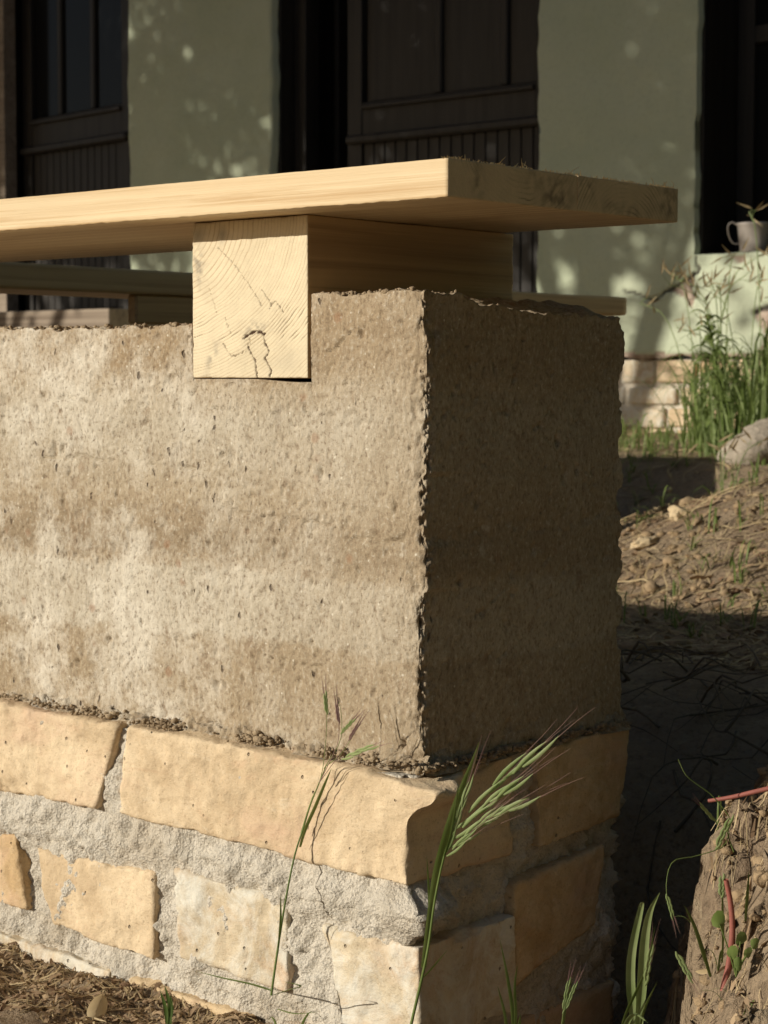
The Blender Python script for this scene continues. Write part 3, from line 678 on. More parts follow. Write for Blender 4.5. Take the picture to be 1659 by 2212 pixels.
# soil squeezed out over the ledge: a lumpy fillet along front and side
def fillet(name, along, foot_fn, n, a0, a1):
    t_ = np.linspace(a0, a1, n); k = 12; s_ = np.linspace(0, 1, k); A, S = np.meshgrid(t_, s_, indexing='ij')
    N_ = np.stack([A, S*0.02, 0*A], -1).reshape(-1, 3)
    big = fbm(N_*np.array([30, 30, 1])+along*50, 3).reshape(A.shape); lum = fbm(N_*np.array([150, 200, 1])+7, 4, 0.6).reshape(A.shape)
    w_ = np.clip(0.0095+0.010*big, 0.002, 0.0175); h_ = np.clip(0.008+0.012*big, 0.001, 0.018)
    out = -0.003+w_*S+0.0025*lum*np.sin(S*3.14); up = (h_*(1-S)**1.4)-0.0025*S+0.0035*lum*np.sin(np.clip(S*1.2, 0, 1)*3.14)
    V_ = np.stack([A, -out, up-0.0002], -1) if along == 0 else np.stack([out*0.8+0.002, A, up-0.0005], -1)
    i_, j_ = np.meshgrid(np.arange(n-1), np.arange(k-1), indexing='ij'); i_ = i_.ravel(); j_ = j_.ravel()
    F_ = np.stack([i_*k+j_, i_*k+j_+1, (i_+1)*k+j_+1, (i_+1)*k+j_], 1)
    if along: F_ = F_[:, ::-1]
    part('soil_fillet', V_.reshape(-1, 3), F_, M['earth'], earth)
fillet('f', 0, None, 520, -0.62, 0.004); fillet('f', 1, None, 220, -0.006, 0.247)

# ------------------------------------------------------------------ brick footing
foot = empty('brick_footing', (-0.2, 0.1, -0.3))
tag(foot, 'footing of worn buff bricks in thick pale mortar under the earth wall', 'footing')
xs = np.unique(np.round(np.concatenate([np.arange(-1.6, -0.55, 0.02), np.arange(-0.55, -0.001, 0.0024), [-0.001]]), 5)); ys = np.linspace(-0.0150, 0.243, 100); zs = np.linspace(-0.42, -0.0035, 165)
P, F, Tg = boxsurf(xs, ys, zs); x, y, z = P.T.copy()
d = 0.0068*fbm(P*24+4, 4, 0.55)+0.0036*fbm(P*105+1, 4, 0.7)+0.0010*fbm(P*300, 2)
w0 = 1-sm(-0.0150, -0.005, y); w1 = sm(-0.010, -0.001, x)
rg = 0.006*np.clip(fbm(P*45+8, 3)+0.4, 0, 1)*np.minimum(w0, w1)
P = P.copy()
blob = np.exp(-(((x-0.0)/0.03)**2+((y+0.01)/0.045)**2+((z+0.098)/0.016)**2)); blob2 = np.exp(-(((y-0.205)/0.03)**2+((z+0.155)/0.03)**2))
P[:, 1] -= w0*(d+0.006*np.exp(-((z+0.095)/0.018)**2)-rg+0.010*blob)
P[:, 0] += w1*(d-rg+0.030*blob*(1+0.6*fbm(P*70, 3))+0.012*blob2-0.001)
P[:, 1] += sm(0.235, 0.243, y)*d
part('mortar', P, F, M['mortar'], foot)
def brick(c8, mat, seed, **k):
    c8 = np.asarray(c8, float)
    L = [np.linalg.norm(c8[1].mean((0, 1))-c8[0].mean((0, 1))), np.linalg.norm(c8[:, 1].mean((0, 1))-c8[:, 0].mean((0, 1))), np.linalg.norm(c8[:, :, 1].mean((0, 1))-c8[:, :, 0].mean((0, 1)))]
    st = k.pop('step', 0.0021)
    kw = dict(r0=0.0020, chip=0.008, chips=27, amp=0.0032, asc=17, fine=0.0010); kw.update(k)
    P_, F_, T_, _ = hexblock(c8, lin(L[0], st), lin(L[1], st if L[1] < 0.12 else st*1.6), lin(L[2], st), seed=seed, **kw)
    return part('brick', P_, F_, M[mat], foot)
brick(c8front([(-0.475, 0.000), (-0.292, -0.0015), (-0.319, -0.070), (-0.475, -0.076)], -0.0215, 0.10), 'brick_a', 1, chip=0.012)
def nose(P_):
    w = sm(-0.035, 0.004, P_[:, 0])*sm(-0.034, -0.008, P_[:, 2])*(1-sm(0.0, 0.045, P_[:, 1]))
    P_ = P_.copy(); P_[:, 0] += 0.022*w*(1+0.5*fbm(P_*50, 2)); P_[:, 2] -= 0.004*w; return P_
brick(c8front([(-0.281, 0.0005), (0.0055, -0.0035), (0.004, -0.0775), (-0.290, -0.0705)], -0.0225, 0.0985), 'brick_a', 2, chip=0.009, deform=nose)
brick(c8side([(0.1215, -0.004), (0.247, 0.0), (0.234, -0.072), (0.1295, -0.080)], -0.14, 0.0085), 'brick_b', 3)
brick(c8front([(-0.70, -0.108), (-0.4235, -0.109), (-0.409, -0.170), (-0.70, -0.172)], -0.020, 0.09), 'brick_b', 4)
brick(c8front([(-0.398, -0.114), (-0.2525, -0.1125), (-0.256, -0.182), (-0.376, -0.176)], -0.0205, 0.09), 'brick_a', 5, chip=0.010)
brick(c8front([(-0.2325, -0.1045), (-0.112, -0.110), (-0.111, -0.178), (-0.226, -0.174)], -0.0200, 0.09), 'brick_c', 6, chip=0.010)
brick(c8front([(-0.0775, -0.121), (0.0135, -0.119), (0.0145, -0.192), (-0.060, -0.194)], -0.0205, 0.0915), 'brick_c', 7, chip=0.010)
brick(c8side([(0.0945, -0.0985), (0.211, -0.0905), (0.200, -0.150), (0.0965, -0.181)], -0.14, 0.0085), 'brick_b', 8)
brick(c8front([(-0.60, -0.190), (-0.302, -0.199), (-0.320, -0.246), (-0.60, -0.25)], -0.023, 0.09), 'brick_c', 9)
brick(c8front([(-0.283, -0.201), (-0.150, -0.203), (-0.150, -0.268), (-0.283, -0.266)], -0.021, 0.09), 'brick_b', 10)
brick(c8front([(-0.135, -0.205), (0.010, -0.206), (0.012, -0.272), (-0.135, -0.270)], -0.019, 0.10), 'brick_a', 11)
brick(c8side([(0.112, -0.205), (0.236, -0.205), (0.236, -0.270), (0.112, -0.270)], -0.12, 0.003), 'brick_b', 12, step=0.004)
brick(c8front([(-0.78, -0.001), (-0.490, -0.001), (-0.490, -0.073), (-0.78, -0.073)], -0.021, 0.10), 'brick_a', 13, step=0.006)
for k, (xa, za) in enumerate(((-1.08, -0.001), (-1.38, -0.001), (-1.0, -0.108), (-1.3, -0.108), (-0.91, -0.2), (-1.21, -0.2))):
    brick(c8front([(xa, za), (xa+0.285, za), (xa+0.285, za-0.072), (xa, za-0.072)], -0.021, 0.10), ('brick_a', 'brick_b')[k % 2], 20+k, step=0.008)

# ------------------------------------------------------------------ beam set into the wall
BX0, BX1, BZ0, BZ1 = -0.2267, -0.1072, 0.2712, 0.3881
def bz(pts): return [((X-185)/1370*(BX1-BX0)+BX0, BZ1-(Y-128)/1820*(BZ1-BZ0)) for X, Y in pts]
def beam_attrs(P_):
    x, y, z = P_.T; X = (x-BX0)/(BX1-BX0)*1370+185; Y = (BZ1-z)/(BZ1-BZ0)*1820+128
    N = np.stack([X/300, Y/300, 0*X], 1)
    w = 14*fbm(N, 3)
    Rr = np.hypot(X+155, Y-113)+w+18*noise(N*0.6+4)
    ph = np.where(Rr < 1150, Rr/58.0, 1150/58.0+(Rr-1150)/36.0)
    fr = ph-np.floor(ph); lay = np.floor(ph)
    rv_ = (np.sin(lay*12.9898)*43758.5453) % 1.0
    lineA = np.exp(-((fr-0.86)/0.10)**2)*(0.25+0.75*rv_)
    deep = 0.75*sm(1150, 1400, Y)*(1-sm(1480, 1560, Y+0.02*X))*(1-sm(560, 900, X))+0.9*sm(1050, 1350, X)*sm(1080, 1250, Y)*(1-sm(1450, 1560, Y))+0.6*sm(500, 800, X)*(1-sm(900, 1150, X))*sm(1280, 1420, Y)*(1-sm(1520, 1600, Y))
    ring = lineA*(0.70+0.3*np.clip(deep, 0, 1))*(0.55+0.45*np.clip(fbm(N*2.5+7, 2)+0.6, 0, 1.2))
    ck = np.clip(deep, 0, 1)*np.exp(-((fr-0.86)/0.085)**2)*(rv_ > 0.35)*sm(-0.15, 0.2, noise(np.stack([X/160, Y/160, lay], 1)))*0.95
    d2 = np.stack([X+13*fbm(N*12, 2), Y+13*fbm(N*12+5, 2)], 1); wv = np.clip(0.75+1.1*noise(N*7+3), 0.25, 1.6)
    for poly, wd, k in (([(500, 430), (700, 640), (850, 840), (960, 1010), (1030, 1130)], 7, 0.55), ([(1030, 940), (1140, 1110), (1190, 1075), (1280, 1210)], 9, 0.7), ([(1140, 1110), (1120, 1160)], 7, .7),
                        ([(390, 890), (450, 1060), (490, 1190)], 4, 0.5), ([(590, 1230), (630, 1370), (660, 1450)], 5, 0.6), ([(820, 1490), (900, 1430), (960, 1410), (1050, 1450)], 26, 1), ([(1040, 1440), (1065, 1560), (1110, 1650), (1060, 1720), (1110, 1810), (1135, 1880), (1110, 1950)], 13, 0.95),
                        ([(860, 1560), (880, 1640), (940, 1740), (955, 1840), (970, 1950)], 12, 0.9), ([(560, 1540), (610, 1630), (660, 1690), (700, 1695), (850, 1630)], 9, 0.7), ([(880, 1500), (890, 1560)], 6, 0.6)):
        ck = np.maximum(ck, k*(1-sm(0.35, 1.15, seg_dist(d2, poly)/(wd*wv))))
    st = 0.75*np.exp(-(((X-270)/70)**2+((Y-640-0.9*(X-270))/200)**2)*1.1)*np.clip(0.5+1.5*fbm(N*3, 3), 0, 1)+0.6*np.exp(-(((X-430+0.35*(Y-1700))/50)**2+((Y-1700)/170)**2))*np.clip(0.6+1.2*fbm(N*3+9, 3), 0, 1)
    st = st+0.5*np.exp(-(((X-560)/60)**2+((Y-280)/90)**2))+0.45*np.exp(-(((X-260)/90)**2+((Y-280)/90)**2))+0.22*np.exp(-(((X-1300)/180)**2+((Y-1780)/130)**2))+0.5*np.exp(-(((X-950)/150)**2+((Y-1380)/70)**2))*np.clip(0.4+1.5*fbm(N*5, 3), 0, 1)
    return np.clip(ring, 0, 1), np.clip(ck, 0, 1), np.clip(st, 0, 1)
P, F, Tg, Pm = hexblock(c8box(BX0, BX1, -0.0015, T-0.002, BZ0, BZ1), np.linspace(0, 1, 210), [0, 0.006, 0.02, .2, .4, .6, .8, .99, 1], np.linspace(0, 1, 206), 0.0012, 0.0015, 90, 0.0004, 30, 0.0001, seed=3)
ri, ck, st = beam_attrs(P)
fm = P[:, 1] < 0.004
P[:, 1] += fm*(0.0012*ck+0.0002*ri)
beam = empty('wooden_beam', (-0.167, 0.12, BZ0)); tag(beam, 'square timber beam set in the earth wall with cracked ringed end', 'beam')
part('timber', P, F, [M['beam'], M['beam_end']], beam, attrs=dict(ring=ri, crack=ck, stain=st), midx=(Tg == 2).astype(int))

# ------------------------------------------------------------------ seat boards
BO, BY0, BZB, BTH = 0.0539, -0.0418, 0.3884, 0.0252
def seat_board(y0, y1, z0, seed, label, cens, stains, x0=-1.62):
    us = np.concatenate([np.linspace(0, 0.68, 60)[:-1], np.linspace(0.68, 0.997, 170), [0.9985, 1.0]])
    vs = np.linspace(0, 1, 130); ws = np.linspace(0, 1, 34)
    P_, F_, T_, Pm_ = hexblock(c8box(x0, BO, y0, y1, z0, z0+BTH), us, vs, ws, 0.0008, 0.0005, 160, 0.0003, 12, 0.00010, seed=seed)
    x, y, z = P_.T
    low = (Pm_[:, 2] < 0.02) & (Pm_[:, 1] < 0.02)
    P_[low, 2] += 0.0005*np.clip(fbm(P_[low]*np.array([120, 1, 1]), 3), -1, 1)
    N = np.stack([0*y, y*60, z*60], 1)
    ring = np.zeros(len(P_)); 
    cy, cz, sp = cens
    Rr = np.hypot(y-cy, (z-cz))+0.0012*fbm(N, 3); ph = Rr/sp; fr = ph-np.floor(ph); rv_ = (np.sin(np.floor(ph)*12.9898)*43758.5453) % 1.0
    ring = np.exp(-((fr-0.85)/0.13)**2)*(0.15+0.85*rv_)*np.clip(0.35+1.3*fbm(N*0.6+seed, 2), 0.08, 1)*0.85
    st_ = np.zeros(len(P_))
    for a, b, wa, wb, k in stains: st_ = st_+k*np.exp(-(((y-a)/wa)**2+((z-z0-b)/wb)**2))*np.clip(0.5+1.4*fbm(N*2+seed, 3), 0, 1.2)
    o = empty('seat_board', ((x0+BO)/2, (y0+y1)/2, z0)); tag(o, label, 'board')
    part('plank', P_, F_, [M['board'], M['board_end']], o, attrs=dict(ring=np.clip(ring, 0, 1), crack=np.zeros(len(P_)), stain=np.clip(st_, 0, 0.85)), midx=(T_ == 1).astype(int))
    # torn fibres left by the saw along the upper arris of the cut end
    g = np.random.default_rng(int(seed)); L = []
    for k in range(520):
        yy = y0+(y1-y0)*g.random()**0.9; cl = 0.5+0.9*float(noise(np.array([[yy*45, seed, 0.3]]))[0]); 
        if g.random() > np.clip(cl, 0.05, 0.95): continue
        h = g.uniform(0.0008, 0.0026) if g.random() < 0.95 else g.uniform(0.004, 0.0085)
        p0 = np.array([BO-g.uniform(0.0005, 0.004), yy, z0+BTH-0.0004]); dr = np.array([g.normal(0.1, 0.5), g.normal(0, 0.6), 1.0]); dr /= np.linalg.norm(dr)
        pp = np.array([p0, p0+dr*h*0.55, p0+dr*h+np.array([0, g.normal(0, 0.3)*h, 0])])
        L.append(strip(pp, [0.0008, 0.0006, 0.0002], np.array([0.3, 1, 0.1]), 0.2))
    v_, f_ = join(L); tag(part('torn_fibres', v_, f_, M['splinter'], o, smooth=False), kind='stuff')
    return o
seat_board(BY0, 0.1032, BZB, 5, 'pale pine bench board with sunlit front edge resting on the beam', (0.040, BZB+0.062, 0.0034), [(-0.010, 0.012, 0.006, 0.012, 0.6), (0.078, 0.010, 0.018, 0.012, 0.75), (0.050, 0.02, 0.01, 0.01, 0.3)])
seat_board(0.1042, 0.2352, BZB+0.0003, 9, 'pine bench board behind the sunlit one with stained shaded end', (0.165, BZB-0.030, 0.0032), [(0.115, 0.018, 0.012, 0.008, 0.5), (0.222, 0.014, 0.014, 0.012, 0.7), (0.16, 0.004, 0.03, 0.006, 0.4)])

# ------------------------------------------------------------------ side arm of the bench behind: boards on a block and post
def arm_board(x0, x1, label, seed):
    P_, F_, T_, _ = hexblock(c8box(x0, x1, 0.262, 1.872, 0.3815, 0.4135), np.linspace(0, 1, 24), np.linspace(0, 1, 120), np.linspace(0, 1, 8), 0.0012, 0.002, 70, 0.0008, 6, seed=seed)
    o = empty('arm_board', (x0, 0.7, 0.3815)); tag(o, label, 'board'); part('plank', P_, F_, M['arm'], o); box('batten', x1-0.022, x1-0.003, 0.715, 0.94, 0.342, 0.3812, M['beam'], o); return o
arm_board(-1.225, -1.080, 'shaded plank running crosswise behind the pine seat boards', 4)
def solid(name, lab, cat, c8, mat, seed, st=0.008, **k):
    c8 = np.asarray(c8, float); mn = c8.reshape(-1, 3).min(0); mx = c8.reshape(-1, 3).max(0); L = mx-mn
    P_, F_, T_, _ = hexblock(c8, lin(L[0], st), lin(L[1], st), lin(L[2], st), seed=seed, **k)
    o = empty(name, ((mn[0]+mx[0])/2, (mn[1]+mx[1])/2, mn[2])); tag(o, lab, cat); part('block', P_, F_, mat, o); return o
solid('front_prop', 'stub of timber propping the crosswise plank by the earth wall', 'timber', c8box(-1.21, -1.10, 0.268, 0.33, -0.25, 0.3813), M['beam'], 8, r0=0.002)
solid('support_post', 'short post propping the far end of the crosswise plank', 'post', c8box(-1.20, -1.165, 1.80, 1.84, -0.2, 0.3813), M['oldwood'], 9, r0=0.003)
solid('rear_beam', 'second beam across the wall carrying the far ends of the pine boards', 'beam', c8box(-1.46, -1.34, -0.0015, T, 0.316, 0.3880), M['beam'], 11, r0=0.002)

# ------------------------------------------------------------------ stones
def stone(c, r, mat, label, seed, squash=(1, 0.8, 0.6), rough=0.18, name='stone'):
    bm = bmesh.new(); bmesh.ops.create_icosphere(bm, subdivisions=4, radius=1.0)
    Vv = np.array([v.co for v in bm.verts]); Ff = np.array([[v.index for v in f.verts] for f in bm.faces]); bm.free()
    d_ = 1+rough*1.6*fbm(Vv*0.9+seed, 3)+rough*0.5*fbm(Vv*3+seed, 3); Vv = Vv*d_[:, None]*np.array(squash)*r
    o = mkmesh(name, Vv, Ff, mat); o.location = c; o.rotation_euler = (0.1*seed % 0.4, 0.2, seed*1.3); tag(o, label, 'stone'); return o
def on_ground(px, py, lo=1.0, hi=9.0):
    t_ = np.linspace(lo, hi, 1600); Pp = CAM[None]+t_[:, None]*(FW+RT*(px-PW/2)/FPX-UP*(py-PH/2)/FPX)[None]
    z_ = ground_z(Pp[:, 0], Pp[:, 1]); k = np.argmax(Pp[:, 2] < z_); return Pp[k] if (Pp[:, 2] < z_).any() else Pp[-1]
p_ = on_ground(1618, 1003); stone((p_[0], p_[1]+0.08, gz(p_[0], p_[1])+0.035), 0.115, M['stone'], 'large rounded field stone in front of the tall grass', 3, (1.05, 0.9, 0.68), 0.14)
p_ = on_ground(1466, 1118); stone((p_[0], p_[1], p_[2]+0.006), 0.019, M['palestone'], 'pale broken stone chip on the ridge nearest the dark hollow', 5, (1.1, .8, .75), 0.3)
p_ = on_ground(1392, 1178); stone((p_[0], p_[1], p_[2]+0.004), 0.020, M['palestone'], 'pale flat stone chip on the ridge beside the wall edge', 8, (1.4, .8, .45), 0.3)
p_ = on_ground(1505, 1132); stone((p_[0], p_[1], p_[2]+0.002), 0.010, M['clay'], 'small round brown pebble lying by the pale chip', 9, (1, 1, .8), 0.2)
p_ = on_ground(1445, 1062); stone((p_[0], p_[1], p_[2]+0.004), 0.009, M['palestone'], 'tiny white pebble on the rim of the dark hollow', 12, (1, 1, .8), 0.2)

# ------------------------------------------------------------------ loose ground cover (uncountable): straw, litter, clods, low grass, roots
def scatter(n, region, seed):
    g = np.random.default_rng(seed); x0, x1, y0, y1 = region
    xy = np.stack([g.uniform(x0, x1, n), g.uniform(y0, y1, n)], 1); return g, xy
def litter(n, region, seed, ln, wd, lift=0.004, curl=0.3, mask=None, up=0.15):
    g, xy = scatter(n, region, seed)
    if mask is not None: xy = xy[mask(xy)]
    n = len(xy); a = g.random(n)*6.28; L = g.uniform(*ln, n); W = g.uniform(*wd, n)
    d = np.stack([np.cos(a), np.sin(a)], 1); bend = g.normal(0, curl, n)
    pts = []
    for t in (-0.5, -0.17, 0.17, 0.5):
        q = xy+d*(L*t)[:, None]+np.stack([-d[:, 1], d[:, 0]], 1)*(bend*L*(t*t-0.1))[:, None]
        pts.append(np.column_stack([q, ground_z(q[:, 0], q[:, 1])+lift*g.random(n)+up*L*abs(t)*g.random(n)]))
    sd_ = np.stack([-d[:, 1], d[:, 0]], 1); ss_ = np.column_stack([sd_, g.normal(0, 0.5, n)])
    ss_ /= np.linalg.norm(ss_, axis=1)[:, None]
    tw = (0.45, 1.0, 0.9, 0.2); V = []; 
    for k, p0 in enumerate(pts): V += [p0-ss_*(W*tw[k]/2)[:, None], p0+ss_*(W*tw[k]/2)[:, None]]
    V = np.stack(V, 1).reshape(-1, 3); b = (np.arange(n)*8)[:, None]
    F = np.concatenate([b+np.array([[0, 1, 3, 2]]), b+np.array([[2, 3, 5, 4]]), b+np.array([[4, 5, 7, 6]])])
    return V, F
def offwall(xy): return ~((xy[:, 0] < 0.012) & (xy[:, 1] > -0.02) & (xy[:, 1] < 0.26))
RN = (-0.56, 0.02, -0.13, -0.015); RB = (0.06, 0.42, -0.25, 0.45); RR = (-1.75, -0.3, 1.0, 2.6); RF = (-3.4, -1.2, 2.6, 4.55)
def gstuff(name, parts, mat, label, cat):
    v_, f_ = join(parts); tag(mkmesh(name, v_, f_, mat, smooth=False), label, cat, kind='stuff')
gstuff('straw_litter', [litter(1500, RN, 1, (0.006, 0.03), (0.0006, 0.0018), 0.003, 0.5), litter(3600, RB, 2, (0.006, 0.030), (0.0004, 0.0013), 0.005, 0.7, offwall), litter(5200, RR, 3, (0.02, 0.11), (0.001, 0.0035), 0.010, 0.7), litter(2500, RF, 4, (0.03, 0.12), (0.002, 0.005), 0.01, 0.5)],
       M['straw'], 'dry straw and dead grass scattered over the soil', 'straw')
gstuff('leaf_litter', [litter(1700, RN, 5, (0.003, 0.014), (0.001, 0.005), 0.003, 0.4, None, 0.3), litter(1800, RB, 6, (0.004, 0.014), (0.0015, 0.005), 0.004, 0.5, offwall, 0.4), litter(1800, RR, 7, (0.012, 0.04), (0.005, 0.018), 0.006, 0.5, None, 0.4)],
       M['litter'], 'brown crumbled leaf litter on the soil', 'leaf litter')
g, xy = scatter(4200, RB, 8); xy = xy[offwall(xy)]; R = np.clip(g.lognormal(-6.3, 0.7, len(xy)), 0.0008, 0.0075)
g2_, xy2 = scatter(1500, RN, 9); Rn = np.clip(g2_.lognormal(-6.6, 0.6, len(xy2)), 0.0006, 0.006)
g3_, xy3 = scatter(2200, RR, 10); Rr = np.clip(g3_.lognormal(-5.2, 0.6, len(xy3)), 0.002, 0.02)
xyz = np.concatenate([np.column_stack([q, ground_z(q[:, 0], q[:, 1])]) for q in (xy, xy2, xy3)])
v_, f_ = lumps(xyz, np.concatenate([R, Rn, Rr]), 12); tag(mkmesh('soil_clods', v_, f_, M['clay'], smooth=False), 'clods and crumbs of dug clay soil on the ground', 'soil', kind='stuff')
def tuft_blades(base, n, h, spread, w, g, lean=(0, 0)):
    L = []
    for k in range(n):
        a = g.random()*6.28; hh = h*g.uniform(0.45, 1.0); s_ = spread*g.uniform(0.2, 1.0)
        b = np.array(base)+np.array([g.normal(0, 0.18)*spread, g.normal(0, 0.18)*spread, -0.004])
        d_ = np.array([math.cos(a)*s_+lean[0]*hh, math.sin(a)*s_+lean[1]*hh, 0])
        dr = g.uniform(0.0, 0.35)
        pp = np.array([b, b+d_*0.15+[0, 0, hh*0.4], b+d_*0.5+[0, 0, hh*0.8], b+d_*1.0+[0, 0, hh*(1-dr*0.5)], b+d_*1.5+[0, 0, hh*(1-dr*1.6)]])
        pp = spline(pp, 9); L.append(strip(pp, w*g.uniform(0.6, 1.2)*np.array([0.7, .9, 1, 1, .95, .8, .6, .35, .05]), np.array([-math.sin(a), math.cos(a), 0.1]), 0.25))
    return L
g = np.random.default_rng(21); L = []
for k in range(260):
    x_ = g.uniform(-1.6, -0.45); y_ = g.uniform(1.05, 2.4); 
    if noise(np.array([[x_*2.3, y_*2.3, 1.0]]))[0] < -0.05: continue
    L += tuft_blades((x_, y_, gz(x_, y_)), int(g.integers(2, 7)), g.uniform(0.02, 0.07), 0.03, 0.0028, g)
for k in range(320):
    x_ = g.uniform(-3.3, -1.5); y_ = g.uniform(3.2, 4.5); L += tuft_blades((x_, y_, gz(x_, y_)), int(g.integers(3, 7)), g.uniform(0.03, 0.09), 0.04, 0.004, g)
for k in range(60):
    x_ = g.uniform(0.09, 0.36); y_ = g.uniform(-0.1, 0.6); L += tuft_blades((x_, y_, gz(x_, y_)), 3, g.uniform(0.01, 0.035), 0.012, 0.0014, g)
gstuff('short_grass', L, M['grass'], 'short green grass sprouting through the litter behind the bench', 'grass')
L = []
for k in range(110):                                     # thin roots and dead stems hanging over the shaded bank
    x_ = g.uniform(-0.55, 0.20); y_ = g.uniform(0.34, 1.1); b = np.array([x_, y_, gz(x_, y_)+0.004]); a = g.random()*6.28; l = g.uniform(0.05, 0.22)
    pts = [b]
    for q in range(4):
        a += g.normal(0, 0.4); nb = pts[-1]+np.array([math.cos(a), math.sin(a), 0])*l/4; nb[2] = gz(nb[0], nb[1])+g.uniform(0.003, 0.03)
        pts.append(nb)
    L.append(tube(spline(pts, 9), np.linspace(g.uniform(0.0008, 0.0022), 0.0004, 9), 5))
gstuff('roots', L, M['root'], 'tangle of thin roots and dead stems on the shaded bank', 'roots')

# ------------------------------------------------------------------ single grass plants
def path(pts, d0, d1=None, n=14):
    d1 = d0 if d1 is None else d1; k = len(pts)
    return spline([at(px, py, d0+(d1-d0)*i/(k-1)) for i, (px, py) in enumerate(pts)], n)
def taper(n, w, tip=0.05, base=0.6):
    t_ = np.linspace(0, 1, n); return w*np.where(t_ < 0.35, base+(1-base)*t_/0.35, tip+(1-tip)*np.clip(1-((t_-0.35)/0.65)**2.2, 0, 1))
def plant(name, label, cat, stems=(), blades=(), spikes=(), group=None, stem_mat='grass', blade_mat='grass', spike_mat='grass_pale'):
    allp = [s[0][0] for s in stems]+[b[0][0] for b in blades]
    o = empty(name, tuple(allp[0])); tag(o, label, cat, group)
    for pth, r_ in stems: v_, f_ = tube(pth, np.linspace(r_, r_*0.45, len(pth)), 6); part('stem', v_, f_, M[stem_mat], o)
    for b in blades:
        pth, w = b[0], b[1]; v_, f_ = strip(pth, taper(len(pth), w), b[2] if len(b) > 2 else RT*0.9+FW*0.4, 0.22); part('blade', v_, f_, M[b[3] if len(b) > 3 else blade_mat], o)
    for sp in spikes:                                    # spikelet: overlapping glumes along an axis, thin awns at the tip
        pth, w = sp[0], sp[1]; aw = sp[2] if len(sp) > 2 else 0.03; n = len(pth); L = []; A = []
        ax_ = pth[-1]-pth[0]; ln = np.linalg.norm(ax_); ax_ = ax_/ln; sd_ = np.cross(ax_, FW); sd_ /= np.linalg.norm(sd_)
        nf = 7
        for q in range(nf):
            t_ = q/(nf-1)*0.72; i0 = t_*(n-1); p0 = pth[int(i0)]+(pth[min(int(i0)+1, n-1)]-pth[int(i0)])*(i0-int(i0))
            s_ = (1 if q % 2 else -1)*w*0.32; f_l = ln*0.36
            pp = spline([p0, p0+ax_*f_l*0.4+sd_*s_, p0+ax_*f_l*0.8+sd_*s_*0.9, p0+ax_*f_l*1.05+sd_*s_*0.5], 7)
            L.append(strip(pp, w*0.55*np.array([.5, .9, 1, .9, .65, .35, .06]), sd_, 0.35))
            A.append(strip(spline([pp[-2], pp[-1]+ax_*aw*0.5+sd_*s_*0.6, pp[-1]+ax_*aw+sd_*s_*1.6], 5), np.array([.00035, .0003, .00025, .0002, .0001]), sd_, 0.1))
        v_, f_ = join(L); h_ = part('spikelet', v_, f_, M[spike_mat], o)
        v_, f_ = join(A); part('awn', v_, f_, M['awn'], h_)
    return o
# big brome stalk in front of the corner
D0 = 1.22
plant('brome_grass', 'tall green brome grass with fanned seed head before the wall corner', 'grass plant',
      stems=[(path([(862, 2330), (890, 2205), (912, 2110), (926, 2040), (940, 1940), (962, 1840), (985, 1790)], D0, 1.20, 22), 0.0011)],
      blades=[(path([(915, 2090), (932, 1960), (945, 1880), (975, 1770), (1000, 1700), (1024, 1640), (1035, 1603)], 1.215, 1.19, 18), 0.0062), (path([(926, 2030), (928, 1960), (922, 1850)], 1.215, 1.21, 10), 0.0022),
              (path([(905, 2120), (930, 2095), (968, 2050)], 1.22, 1.21, 9), 0.0016), (path([(960, 1850), (975, 1800), (985, 1740), (990, 1690)], 1.20, 1.19, 10), 0.0022)],
      spikes=[(path([(985, 1790), (1060, 1700), (1120, 1665), (1180, 1610)], 1.20, 1.17, 10), 0.0046, 0.03), (path([(975, 1815), (1040, 1745), (1080, 1722), (1135, 1690)], 1.20, 1.17, 10), 0.0040, 0.03),
              (path([(972, 1830), (1040, 1775), (1090, 1755), (1150, 1738)], 1.20, 1.18, 10), 0.0040, 0.03), (path([(965, 1850), (1000, 1810), (1040, 1775), (1072, 1758)], 1.20, 1.18, 10), 0.0034, 0.02), (path([(965, 1840), (985, 1780), (1000, 1735), (1015, 1690)], 1.20, 1.19, 10), 0.0034, 0.03)])
